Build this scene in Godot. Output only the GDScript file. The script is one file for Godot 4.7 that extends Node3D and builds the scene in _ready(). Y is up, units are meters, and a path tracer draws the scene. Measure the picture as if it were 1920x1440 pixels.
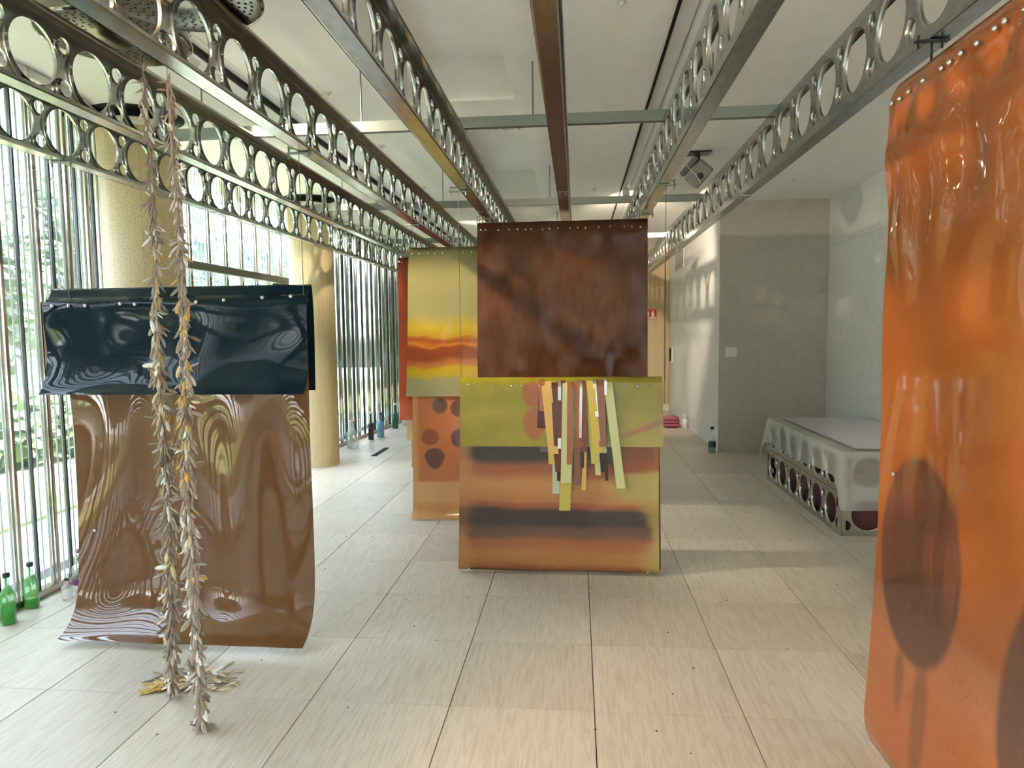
extends Node3D
# A gallery of perforated steel beams hung under a white ceiling, with dyed plastic sheets hanging from them.
# x runs to the right, y up, -z into the room; the floor tiles are 0.6 m.

const EYE := 1.5527
const CEIL := 3.124
const BEAM_Y := 2.4375      # underside of the beams
const WEB := 0.315
const PITCH := 0.31

var M := {}
var rng := RandomNumberGenerator.new()
var taken := {}

# ------------------------------------------------------------------ naming
func numbered(parent: Node, called: String) -> String:
	var key := str(parent.get_instance_id()) + called
	var n: int = taken.get(key, 0)
	taken[key] = n + 1
	return called if n == 0 else "%s_%03d" % [called, n]

func put(parent: Node, called: String, node: Node3D) -> Node3D:
	node.name = numbered(parent, called)
	parent.add_child(node, true)
	return node

func tag(o: Node3D, label: String, category: String, group := "") -> Node3D:
	o.set_meta("label", label)
	o.set_meta("category", category)
	if group:
		o.set_meta("group", group)
	return o

func thing(called: String, label: String, category: String, at := Vector3.ZERO, turn := 0.0, group := "") -> Node3D:
	var o := Node3D.new()
	put(self, called, o)
	o.position = at
	o.rotation.y = turn
	return tag(o, label, category, group)

func part(parent: Node3D, called: String, mesh: Mesh, mat: Material, at := Vector3.ZERO) -> MeshInstance3D:
	var o := MeshInstance3D.new()
	o.mesh = mesh
	o.material_override = mat
	o.position = at
	put(parent, called, o)
	return o

func struct(called: String, mesh: Mesh = null, mat: Material = null, at := Vector3.ZERO) -> Node3D:
	var o: Node3D
	if mesh:
		o = part(self, called, mesh, mat, at)
	else:
		o = put(self, called, Node3D.new())
		o.position = at
	o.set_meta("kind", "structure")
	return o

# ------------------------------------------------------------------ shapes
func begin() -> SurfaceTool:
	var st := SurfaceTool.new()
	st.begin(Mesh.PRIMITIVE_TRIANGLES)
	return st

func done(st: SurfaceTool) -> ArrayMesh:
	st.generate_normals()
	return st.commit()

func poly(st: SurfaceTool, pts: Array, mid: Vector3) -> void:
	var n: Vector3 = (pts[2] - pts[0]).cross(pts[1] - pts[0])
	var c := Vector3.ZERO
	for p in pts:
		c += p
	c /= pts.size()
	if n.dot(c - mid) < 0:
		pts.reverse()
	for i in range(1, pts.size() - 1):
		st.add_vertex(pts[0])
		st.add_vertex(pts[i])
		st.add_vertex(pts[i + 1])

# a box with chamfered edges
func rbox(st: SurfaceTool, c: Vector3, s: Vector3, b := 0.0, turn := Basis()) -> void:
	st.set_smooth_group(-1)
	var h := s / 2
	b = minf(b, minf(h.x, minf(h.y, h.z)) * 0.9)
	var P := func(ax: int, sx: float, sy: float, sz: float) -> Vector3:
		var v := Vector3(sx * h.x, sy * h.y, sz * h.z)
		for k in 3:
			if k != ax:
				v[k] -= signf(v[k]) * b
		return c + turn * v
	for s1 in [-1.0, 1.0]:
		poly(st, [P.call(0, s1, -1, -1), P.call(0, s1, 1, -1), P.call(0, s1, 1, 1), P.call(0, s1, -1, 1)], c)
		poly(st, [P.call(1, -1, s1, -1), P.call(1, 1, s1, -1), P.call(1, 1, s1, 1), P.call(1, -1, s1, 1)], c)
		poly(st, [P.call(2, -1, -1, s1), P.call(2, 1, -1, s1), P.call(2, 1, 1, s1), P.call(2, -1, 1, s1)], c)
		if b > 0:
			for s2 in [-1.0, 1.0]:
				poly(st, [P.call(0, s1, s2, -1), P.call(1, s1, s2, -1), P.call(1, s1, s2, 1), P.call(0, s1, s2, 1)], c)
				poly(st, [P.call(1, -1, s1, s2), P.call(2, -1, s1, s2), P.call(2, 1, s1, s2), P.call(1, 1, s1, s2)], c)
				poly(st, [P.call(0, s1, -1, s2), P.call(2, s1, -1, s2), P.call(2, s1, 1, s2), P.call(0, s1, 1, s2)], c)
				for s3 in [-1.0, 1.0]:
					poly(st, [P.call(0, s1, s2, s3), P.call(1, s1, s2, s3), P.call(2, s1, s2, s3)], c)

func box(s: Vector3, b := 0.0, c := Vector3.ZERO, turn := Basis()) -> ArrayMesh:
	var st := begin()
	rbox(st, c, s, b, turn)
	return done(st)

func smooth_quad(st: SurfaceTool, a: Vector3, b: Vector3, c: Vector3, d: Vector3) -> void:
	for v in [a, b, c, a, c, d]:
		st.add_vertex(v)

func tube(st: SurfaceTool, pts: Array, radii, segs := 8) -> void:
	st.set_smooth_group(1)
	var side := Vector3.RIGHT
	var rings := []
	for i in pts.size():
		var along: Vector3 = (pts[mini(i + 1, pts.size() - 1)] - pts[maxi(i - 1, 0)]).normalized()
		if absf(side.dot(along)) > 0.95:
			side = Vector3.UP if absf(along.y) < 0.8 else Vector3.BACK
		side = (side - along * side.dot(along)).normalized()
		var other := along.cross(side)
		var r: float = radii if radii is float else radii[i]
		var ring := []
		for k in segs:
			var a := TAU * k / segs
			ring.append(pts[i] + (side * cos(a) + other * sin(a)) * r)
		rings.append(ring)
	for i in pts.size() - 1:
		for k in segs:
			var k2 := (k + 1) % segs
			smooth_quad(st, rings[i][k], rings[i][k2], rings[i + 1][k2], rings[i + 1][k])
	st.set_smooth_group(-1)
	for e in [0, pts.size() - 1]:
		var ring: Array = rings[e].duplicate()
		poly(st, ring, pts[0] + (pts[1] - pts[0]) * 0.5 if e == 0 else pts[-1] + (pts[-2] - pts[-1]) * 0.5)

func rod(a: Vector3, b: Vector3, r: float, segs := 8) -> ArrayMesh:
	var st := begin()
	tube(st, [a, b], r, segs)
	return done(st)

# profile of (radius, height), turned round y; open ends are left open
func lathe(st: SurfaceTool, prof: Array, segs := 20, xf := Transform3D()) -> void:
	st.set_smooth_group(1)
	for i in prof.size() - 1:
		for k in segs:
			var a := TAU * k / segs
			var b := TAU * (k + 1) / segs
			var p: Vector2 = prof[i]
			var q: Vector2 = prof[i + 1]
			var A := xf * Vector3(p.x * cos(a), p.y, p.x * sin(a))
			var B := xf * Vector3(p.x * cos(b), p.y, p.x * sin(b))
			var C := xf * Vector3(q.x * cos(b), q.y, q.x * sin(b))
			var D := xf * Vector3(q.x * cos(a), q.y, q.x * sin(a))
			if q.x < 1e-5:
				for v in [A, D, B]:
					st.add_vertex(v)
			elif p.x < 1e-5:
				for v in [A, D, C]:
					st.add_vertex(v)
			else:
				smooth_quad(st, A, D, C, B)

func turned(prof: Array, segs := 20) -> ArrayMesh:
	var st := begin()
	lathe(st, prof, segs)
	return done(st)

# a smooth surface f(u, v) with uv coordinates
func surface(nu: int, nv: int, f: Callable) -> ArrayMesh:
	var st := begin()
	st.set_smooth_group(0)
	for j in nv + 1:
		for i in nu + 1:
			var u := float(i) / nu
			var v := float(j) / nv
			st.set_uv(Vector2(u, v))
			st.add_vertex(f.call(u, v))
	for j in nv:
		for i in nu:
			var a := j * (nu + 1) + i
			for k in [a, a + 1, a + nu + 2, a, a + nu + 2, a + nu + 1]:
				st.add_index(k)
	return done(st)

# a thin profile (x, y) drawn along z
func drawn(st: SurfaceTool, prof: Array, z0: float, z1: float, xf := Transform3D()) -> void:
	st.set_smooth_group(-1)
	for i in prof.size() - 1:
		var p: Vector2 = prof[i]
		var q: Vector2 = prof[i + 1]
		smooth_quad(st, xf * Vector3(p.x, p.y, z0), xf * Vector3(q.x, q.y, z0), xf * Vector3(q.x, q.y, z1), xf * Vector3(p.x, p.y, z1))

# ------------------------------------------------------------------ colours and materials
func c8(r: int, g: int, b: int) -> Color:
	return Color8(r, g, b)

func mat(color: Color, rough := 0.6, metal := 0.0) -> StandardMaterial3D:
	var m := StandardMaterial3D.new()
	m.albedo_color = color
	m.roughness = rough
	m.metallic = metal
	m.cull_mode = BaseMaterial3D.CULL_DISABLED
	return m

func noise(freq: float, octaves := 4, sd := 1) -> FastNoiseLite:
	var n := FastNoiseLite.new()
	n.noise_type = FastNoiseLite.TYPE_SIMPLEX_SMOOTH
	n.frequency = freq
	n.fractal_octaves = octaves
	n.seed = sd
	return n

func noise_tex(freq: float, stops: Array, octaves := 4, sd := 1, size := 512) -> NoiseTexture2D:
	var t := NoiseTexture2D.new()
	t.width = size
	t.height = size
	t.seamless = true
	t.noise = noise(freq, octaves, sd)
	var g := Gradient.new()
	var o := PackedFloat32Array()
	var cs := PackedColorArray()
	for s in stops:
		o.append(s[0])
		cs.append(s[1])
	g.offsets = o
	g.colors = cs
	t.color_ramp = g
	return t

func tri_mat(tex: Texture2D, scale: Vector3, rough: float, metal := 0.0, offset := Vector3.ZERO) -> StandardMaterial3D:
	var m := mat(Color.WHITE, rough, metal)
	m.albedo_texture = tex
	m.uv1_triplanar = true
	m.uv1_world_triplanar = true
	m.uv1_scale = scale
	m.uv1_offset = offset
	return m

func glass(color: Color, alpha: float, rough := 0.02) -> StandardMaterial3D:
	var m := mat(color, rough)
	m.albedo_color.a = alpha
	m.transparency = BaseMaterial3D.TRANSPARENCY_ALPHA
	return m

# dyed plastic: glossy, lets some light through
func plastic(tex: Texture2D, color: Color, rough: float, through: float) -> StandardMaterial3D:
	var m := mat(color, rough)
	m.albedo_texture = tex
	m.metallic_specular = 0.55
	if through > 0:
		m.backlight_enabled = true
		m.backlight = Color(through, through, through)
	return m

func paint(w: int, h: int, f: Callable) -> ImageTexture:
	var im := Image.create(w, h, false, Image.FORMAT_RGB8)
	for y in h:
		for x in w:
			im.set_pixel(x, y, f.call((x + 0.5) / w, (y + 0.5) / h))
	return ImageTexture.create_from_image(im)

func ramp(stops: Array, t: float) -> Color:
	if t <= stops[0][0]:
		return stops[0][1]
	for i in stops.size() - 1:
		if t <= stops[i + 1][0]:
			return stops[i][1].lerp(stops[i + 1][1], smoothstep(stops[i][0], stops[i + 1][0], t))
	return stops[-1][1]

# a dyed disc of the print: 1 inside, 0 outside
func disc(u: float, v: float, cu: float, cv: float, ru: float, rv: float, soft := 0.12) -> float:
	var d := Vector2((u - cu) / ru, (v - cv) / rv).length()
	return 1.0 - smoothstep(1.0 - soft, 1.0 + soft, d)

func make_materials() -> void:
	M.ceiling = tri_mat(noise_tex(0.02, [[0.0, c8(241, 239, 232)], [1.0, c8(247, 245, 239)]], 3, 4), Vector3(0.4, 0.4, 0.4), 0.85)
	M.wall = tri_mat(noise_tex(0.03, [[0.0, c8(206, 204, 200)], [1.0, c8(216, 214, 211)]], 4, 6), Vector3(0.5, 0.5, 0.5), 0.8)
	M.wall_shaded = tri_mat(noise_tex(0.03, [[0.0, c8(182, 177, 165)], [1.0, c8(192, 187, 176)]], 4, 7), Vector3(0.5, 0.5, 0.5), 0.8)  # wall colour darkened to carry the shade of the alcove
	M.stone = tri_mat(noise_tex(0.09, [[0.0, c8(84, 64, 38)], [0.2, c8(110, 86, 52)], [0.27, c8(192, 168, 124)], [0.55, c8(206, 186, 146)], [1.0, c8(220, 204, 170)]], 3, 9), Vector3(2.2, 1.3, 2.2), 0.55)
	M.steel = tri_mat(noise_tex(0.03, [[0.0, c8(158, 162, 158)], [0.5, c8(178, 180, 176)], [1.0, c8(196, 197, 192)]], 4, 12), Vector3(2.0, 2.0, 0.7), 0.22, 0.97)
	M.rail = tri_mat(noise_tex(0.06, [[0.0, c8(120, 128, 122)], [0.5, c8(142, 150, 143)], [1.0, c8(160, 166, 158)]], 4, 13), Vector3(6, 6, 6), 0.45, 0.85)
	M.chrome = mat(c8(128, 124, 116), 0.06, 1.0)
	M.mullion = mat(c8(190, 180, 172), 0.08, 1.0)
	M.bolt = mat(c8(205, 203, 198), 0.18, 1.0)
	M.dark = mat(c8(24, 24, 26), 0.4)
	M.gasket = mat(c8(34, 38, 42), 0.25, 0.3)
	M.black = mat(c8(10, 10, 11), 0.8)
	M.wire = mat(c8(96, 98, 96), 0.4, 0.8)
	M.white = mat(c8(222, 221, 217), 0.55)
	M.cream = mat(c8(222, 214, 192), 0.6)
	M.grey_plastic = mat(c8(120, 120, 114), 0.45)
	M.slab = mat(c8(62, 58, 52), 0.9)
	M.rib_green = mat(c8(78, 112, 96), 0.15)
	M.rib_green.backlight_enabled = true
	M.rib_green.backlight = Color(0.5, 0.5, 0.5)
	M.pane_green = glass(c8(70, 108, 90), 0.3)
	M.pane = glass(c8(120, 160, 130), 0.1)
	M.rib = mat(c8(178, 192, 182), 0.35)
	M.rib.backlight_enabled = true
	M.rib.backlight = Color(0.8, 0.8, 0.8)
	M.concrete = tri_mat(noise_tex(0.04, [[0.0, c8(176, 170, 156)], [1.0, c8(204, 198, 184)]], 4, 15), Vector3(0.3, 0.3, 0.3), 0.85)
	M.paving = tri_mat(noise_tex(0.05, [[0.0, c8(218, 216, 208)], [1.0, c8(236, 234, 227)]], 4, 16), Vector3(0.4, 0.4, 0.4), 0.85)
	for k in 4:
		M["tile%d" % k] = tri_mat(M.get("tile_tex") if k else noise_tex(0.012, [[0.0, c8(180, 168, 150)], [0.35, c8(200, 189, 172)], [0.55, c8(207, 198, 182)], [0.7, c8(192, 180, 162)], [1.0, c8(214, 206, 192)]], 6, 21, 1024), Vector3(2.2, 1, 0.16), 0.4, 0.0, Vector3(0.37 * k, 0, 0.23 * k))
		if k == 0:
			M.tile_tex = M.tile0.albedo_texture
		M["tile%d" % k].albedo_color = Color(1, 1, 1).darkened(0.02 * k)

# ------------------------------------------------------------------ setting
func _ready() -> void:
	rng.seed = 7
	# camera
	var cam := Camera3D.new()
	cam.name = "camera"
	cam.keep_aspect = Camera3D.KEEP_HEIGHT
	cam.fov = rad_to_deg(2.0 * atan(720.0 / 1291.142))
	cam.basis = Basis(Vector3.UP, 0.0942567) * Basis(Vector3.RIGHT, -0.0756753) * Basis(Vector3.BACK, -0.0114602)
	cam.position = Vector3(0, EYE, 0)
	cam.near = 0.02
	cam.far = 300
	add_child(cam)
	cam.current = true
	# sky and exposure
	var env := Environment.new()
	var sky := Sky.new()
	var sm := ProceduralSkyMaterial.new()
	sm.sky_top_color = c8(178, 196, 214)
	sm.sky_horizon_color = c8(232, 234, 232)
	sm.ground_bottom_color = c8(120, 116, 108)
	sm.ground_horizon_color = c8(170, 168, 160)
	sm.sky_energy_multiplier = 3.3
	sm.ground_energy_multiplier = 1.5
	sm.sun_angle_max = 4.0
	sky.sky_material = sm
	env.background_mode = Environment.BG_SKY
	env.sky = sky
	env.ambient_light_source = Environment.AMBIENT_SOURCE_DISABLED
	env.tonemap_mode = Environment.TONE_MAPPER_LINEAR
	env.tonemap_exposure = 1.9
	env.sdfgi_enabled = true
	env.ssao_enabled = true
	env.ssil_enabled = true
	var we := WorldEnvironment.new()
	we.name = "world"
	we.environment = env
	add_child(we)
	# the sun stands high over the roof: it lights the garden and enters by the added right glazing
	var sun := DirectionalLight3D.new()
	sun.name = "sun"
	sun.light_color = c8(255, 254, 251)
	sun.light_energy = 13.0
	sun.light_angular_distance = 0.6
	sun.shadow_enabled = true
	sun.sky_mode = DirectionalLight3D.SKY_MODE_LIGHT_ONLY
	add_child(sun)
	sun.look_at_from_position(Vector3.ZERO, Vector3(-0.3, -0.93, 0.12), Vector3.UP)

	make_materials()
	make_shell()
	make_windows()
	make_outside()
	make_beams()
	make_rails()
	make_lamps()
	teal_panel()
	brown_panel()
	lime_panel()
	yellow_panel()
	red_panel()
	orange_panel()
	make_bench()
	make_drums()
	make_garlands()
	make_bottles()
	make_details()

func slab(parent: Node3D, called: String, x0: float, x1: float, y0: float, y1: float, z0: float, z1: float, m: Material, b := 0.0) -> MeshInstance3D:
	return part(parent, called, box(Vector3(x1 - x0, y1 - y0, absf(z1 - z0)), b), m, Vector3((x0 + x1) / 2, (y0 + y1) / 2, (z0 + z1) / 2))

func make_shell() -> void:
	# floor: a bed and loose-laid 0.6 m tiles
	var floor_ := struct("floor")
	slab(floor_, "bed", -3.6, 3.3, -0.3, -0.018, 5.2, -13.7, M.slab)
	var kinds := {}
	for j in range(-3, 18):
		var za := -(2.72688 + 0.6 * j)
		var zb := maxf(za - 0.6, -13.45)
		for i in range(-1, 10):
			var xa := maxf(-2.93391 + 0.6 * i, -3.42)
			var xb := -2.93391 + 0.6 * (i + 1)
			if xa > 1.6 and za < -8.9:
				continue
			if xb > 1.77 and zb < -8.85 and za > -8.9 and xa > 1.7:
				zb = -8.84
			var s := Vector3(xb - xa - 0.004, 0.02, za - zb - 0.0026)
			var key := "%.3f %.3f" % [s.x, s.z]
			if not kinds.has(key):
				kinds[key] = box(s, 0.0008)
			part(floor_, "floor_tile", kinds[key], M["tile%d" % rng.randi_range(0, 3)], Vector3((xa + xb) / 2, -0.01, (za + zb) / 2))
			if xb > 1.77 and zb == -8.84:
				zb = za - 0.6
	slab(floor_, "floor_tile_field", -3.42, 3.06, -0.02, 0.0, 5.2, -0.93, M.tile1)
	# ceiling with light wells and lamp slots
	var ceil := struct("ceiling")
	var top := 3.62
	slab(ceil, "ceiling_panel", -4.0, -2.12, CEIL, top, 5.2, -13.7, M.ceiling)
	slab(ceil, "ceiling_panel", -2.0, -1.15, CEIL, top, 5.2, -13.7, M.ceiling)
	slab(ceil, "ceiling_panel", -0.41, 0.49, CEIL, top, 5.2, -13.7, M.ceiling)
	slab(ceil, "ceiling_panel", 0.60, 3.3, CEIL, top, 5.2, -13.7, M.ceiling)
	for r in [[-4.775, -5.12], [-8.06, -8.93], [-12.2, -13.7], [5.2, 1.6]]:
		slab(ceil, "ceiling_bridge", -1.15, -0.41, CEIL, top, r[0], r[1], M.ceiling)
	slab(ceil, "light_well_top", -1.15, -0.41, 3.412, top, 5.2, -13.7, M.ceiling)
	for x in [-2.12, 0.49]:
		var w: float = 0.12 if x < 0 else 0.11
		slab(ceil, "slot_top", x, x + w, CEIL + 0.035, top, 5.2, -13.7, M.ceiling)
		slab(ceil, "lamp_track", x, x + 0.022, CEIL + 0.004, CEIL + 0.036, 5.2, -13.4, M.black)
		slab(ceil, "slot_trim", x - 0.012, x, CEIL - 0.003, CEIL + 0.01, 5.2, -13.4, M.white)
		slab(ceil, "slot_trim", x + w, x + w + 0.012, CEIL - 0.003, CEIL + 0.01, 5.2, -13.4, M.white)
	# walls
	var wr := struct("wall_right")
	slab(wr, "wall_panel", 3.07, 3.3, -0.1, 2.545, 0.9, -8.84, M.wall)
	slab(wr, "wall_panel", 3.07, 3.3, 2.548, CEIL, 0.9, -8.84, M.wall)
	slab(wr, "wall_core", 3.08, 3.3, -0.1, CEIL, 0.9, -8.84, M.wall)
	struct("wall_inner", box(Vector3(1.53, CEIL + 0.1, 4.86)), M.wall, Vector3(1.77 + 0.765, CEIL / 2 - 0.05, -8.84 - 2.43))
	struct("wall_alcove", box(Vector3(1.3, CEIL + 0.1, 0.012)), M.wall_shaded, Vector3(1.771 + 0.65, CEIL / 2 - 0.05, -8.836))  # thin facing whose darker colour stands for the alcove shade
	var wf := struct("wall_far")
	var x := -3.9
	while x < 1.77:
		var x1 := minf(x + 0.92, 1.77) if x > -3.0 else x + 0.98
		slab(wf, "stone_panel", x + 0.004, x1 - 0.004, -0.1, CEIL, -13.45, -13.7, M.stone, 0.004)
		x = x1
	slab(wf, "backing", -3.9, 1.77, -0.1, CEIL, -13.47, -13.72, M.black)
	var bb := struct("baseboard_far")
	slab(bb, "baseboard", 1.2, 1.765, 0.0, 0.13, -13.36, -13.449, M.cream, 0.01)
	struct("wall_rear", box(Vector3(7.2, CEIL + 0.1, 0.2)), M.wall, Vector3(0, CEIL / 2 - 0.05, 5.3))
	# round columns
	for c in [[-3.14, -4.81, 0.27], [-3.1, -7.92, 0.255]]:
		var col := struct("column", null, null, Vector3(c[0], 0, c[1]))
		part(col, "shaft", turned([Vector2(0, -0.1), Vector2(c[2] + 0.004, -0.1), Vector2(c[2] + 0.004, 0.003), Vector2(c[2], 0.006), Vector2(c[2], 3.03), Vector2(0, 3.03)], 48), M.stone)
		part(col, "collar", turned([Vector2(c[2] + 0.002, 3.0), Vector2(c[2] + 0.01, 3.003), Vector2(c[2] + 0.01, 3.05), Vector2(c[2] - 0.06, 3.057)], 48), M.cream)
		part(col, "shadow_gap", turned([Vector2(c[2] - 0.05, 3.05), Vector2(c[2] - 0.05, CEIL + 0.01)], 48), M.black)  # coloured black for the shade inside the gap
		part(col, "shade_ring", turned([Vector2(c[2] + 0.04, CEIL + 0.004), Vector2(c[2] + 0.04, CEIL - 0.006), Vector2(c[2] - 0.05, CEIL - 0.006)], 48), M.black)  # black ring painting the shaded recess round the column top

# the facade is a polyline of mullions with a pane between each two
func facade(called: String, posts: Array, style: String) -> void:
	var w := struct(called)
	var post := {}
	for i in posts.size():
		var p := Vector3(posts[i].x, 0, posts[i].y)
		var a: Vector2 = posts[mini(i + 1, posts.size() - 1)] - posts[maxi(i - 1, 0)]
		var ang := atan2(a.x, a.y)
		if not post.has("m"):
			post.m = box(Vector3(0.05, CEIL + 0.1, 0.03), 0.004)
			post.m2 = box(Vector3(0.06, CEIL + 0.1, 0.035), 0.004)
		var o := part(w, "mullion", post.m, M.mullion, p + Vector3(0, CEIL / 2, 0))
		o.rotation.y = ang
	for i in posts.size() - 1:
		var a := Vector3(posts[i].x, 0, posts[i].y)
		var b := Vector3(posts[i + 1].x, 0, posts[i + 1].y)
		var l := a.distance_to(b)
		var ang := atan2(b.x - a.x, b.z - a.z)
		var mid := (a + b) / 2
		var out := Vector3(-0.02, 0, 0)
		var g := part(w, "pane", box(Vector3(0.008, CEIL, l - 0.03)), {"dots": M.dots, "fins": M.pane_green}.get(style, M.pane), mid + out + Vector3(0, CEIL / 2, 0))
		g.rotation.y = ang
		if style == "dots":
			g.mesh = surface(1, 1, func(u, v): return Vector3(0, CEIL / 2 - v * CEIL, (u - 0.5) * (l - 0.03)))
		var st := begin()
		var n := 5
		for k in n:
			var zz := (k + 0.5) / n * l - l / 2
			if style == "ribs":
				rbox(st, Vector3(-0.004, 0, zz), Vector3(0.006, CEIL, 0.012 if k % 2 else 0.018), 0.002)
			else:
				rbox(st, Vector3(-0.004, 0, zz), Vector3(0.01, CEIL, 0.006), 0.002)
		var rb := part(w, "glazing_rib", done(st), M.rib if style != "fins" else M.rib_green, mid + out + Vector3(0.012, CEIL / 2, 0))
		rb.rotation.y = ang
		rb.set_meta("kind", "stuff")
		if style != "dots":
			var gk := part(w, "gasket", box(Vector3(0.03, CEIL, 0.012 if style == "ribs" else 0.03), 0.003), M.gasket, mid + Vector3(0, CEIL / 2, 0))
			gk.rotation.y = ang
		for y in [0.022, CEIL - 0.03]:
			var sl := part(w, "sill" if y < 1 else "head", box(Vector3(0.07, 0.05, l), 0.004), M.mullion if y < 1 else M.white, mid + Vector3(-0.01, y, 0))
			sl.rotation.y = ang
	return

func make_windows() -> void:
	# frit of small dots on the middle bay
	var im := Image.create(96, 96, false, Image.FORMAT_RGBA8)
	for y in 96:
		for xx in 96:
			var stripe := (xx % 16) < 9
			var dash := (y % 12) < 7
			var a := 0.5 if stripe and dash else (0.14 if stripe else 0.05)
			im.set_pixel(xx, y, Color(0.68, 0.82, 0.8, a))
	var dm := glass(Color.WHITE, 1.0, 0.1)
	dm.albedo_texture = ImageTexture.create_from_image(im)
	dm.uv1_scale = Vector3(3, 32, 1)
	dm.backlight_enabled = true
	dm.backlight = Color(1, 1, 1)
	M.dots = dm
	var bay := []
	for k in range(31, -1, -1):
		bay.append(Vector2(-3.2, -3.58 + 0.28 * k))
	bay.append_array([Vector2(-3.2, -3.86), Vector2(-3.21, -4.13), Vector2(-3.262, -4.38), Vector2(-3.33, -4.62), Vector2(-3.38, -4.86)])
	facade("window_1", bay, "ribs")
	bay = []
	for k in 11:
		bay.append(Vector2(-3.4, -4.9 - 0.315 * k))
	facade("window_2", bay, "dots")
	facade("window_3", [Vector2(-3.36, -8.1), Vector2(-3.34, -8.4), Vector2(-3.32, -8.7), Vector2(-3.3, -8.98), Vector2(-3.27, -9.28), Vector2(-3.25, -9.6), Vector2(-3.22, -9.9), Vector2(-3.18, -10.3), Vector2(-3.15, -10.68), Vector2(-3.12, -11.0), Vector2(-3.09, -11.3), Vector2(-3.07, -11.6), Vector2(-3.04, -11.92), Vector2(-3.01, -12.3), Vector2(-2.99, -12.7), Vector2(-2.97, -13.1), Vector2(-2.96, -13.44)], "fins")
	# glazing added to the right wall, out of view, as fill light
	bay = []
	for k in 15:
		bay.append(Vector2(3.15, 5.2 - 0.307 * k))
	facade("window_4", bay, "plain")
	# the steel door head in the middle bay
	var d := struct("door_1")
	slab(d, "door_head", -3.26, -3.2, 2.11, 2.18, -5.0, -7.5, M.rail, 0.004)
	slab(d, "door_post", -3.26, -3.2, 0.0, 2.11, -7.42, -7.5, M.rail, 0.004)
	slab(d, "door_closer", -3.24, -3.18, 2.0, 2.1, -7.15, -7.36, M.gasket, 0.006)

# ------------------------------------------------------------------ the garden beyond the glass
func foliage(parent: Node3D, size: Vector3, n: int, m: Material, at: Vector3, leaf: Mesh) -> void:
	var mm := MultiMesh.new()
	mm.transform_format = MultiMesh.TRANSFORM_3D
	mm.mesh = leaf
	mm.instance_count = n
	for i in n:
		var d := Vector3(rng.randfn(), rng.randfn(), rng.randfn()).normalized() * pow(rng.randf(), 0.35)
		var b := Basis.from_euler(Vector3(rng.randf() * TAU, rng.randf() * TAU, rng.randf() * TAU)).scaled(Vector3.ONE * rng.randf_range(0.9, 1.8))
		mm.set_instance_transform(i, Transform3D(b, Vector3(d.x * size.x, d.y * size.y, d.z * size.z)))
	var o := MultiMeshInstance3D.new()
	o.multimesh = mm
	o.material_override = m
	o.position = at
	o.set_meta("kind", "stuff")
	put(parent, "foliage", o)

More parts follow.
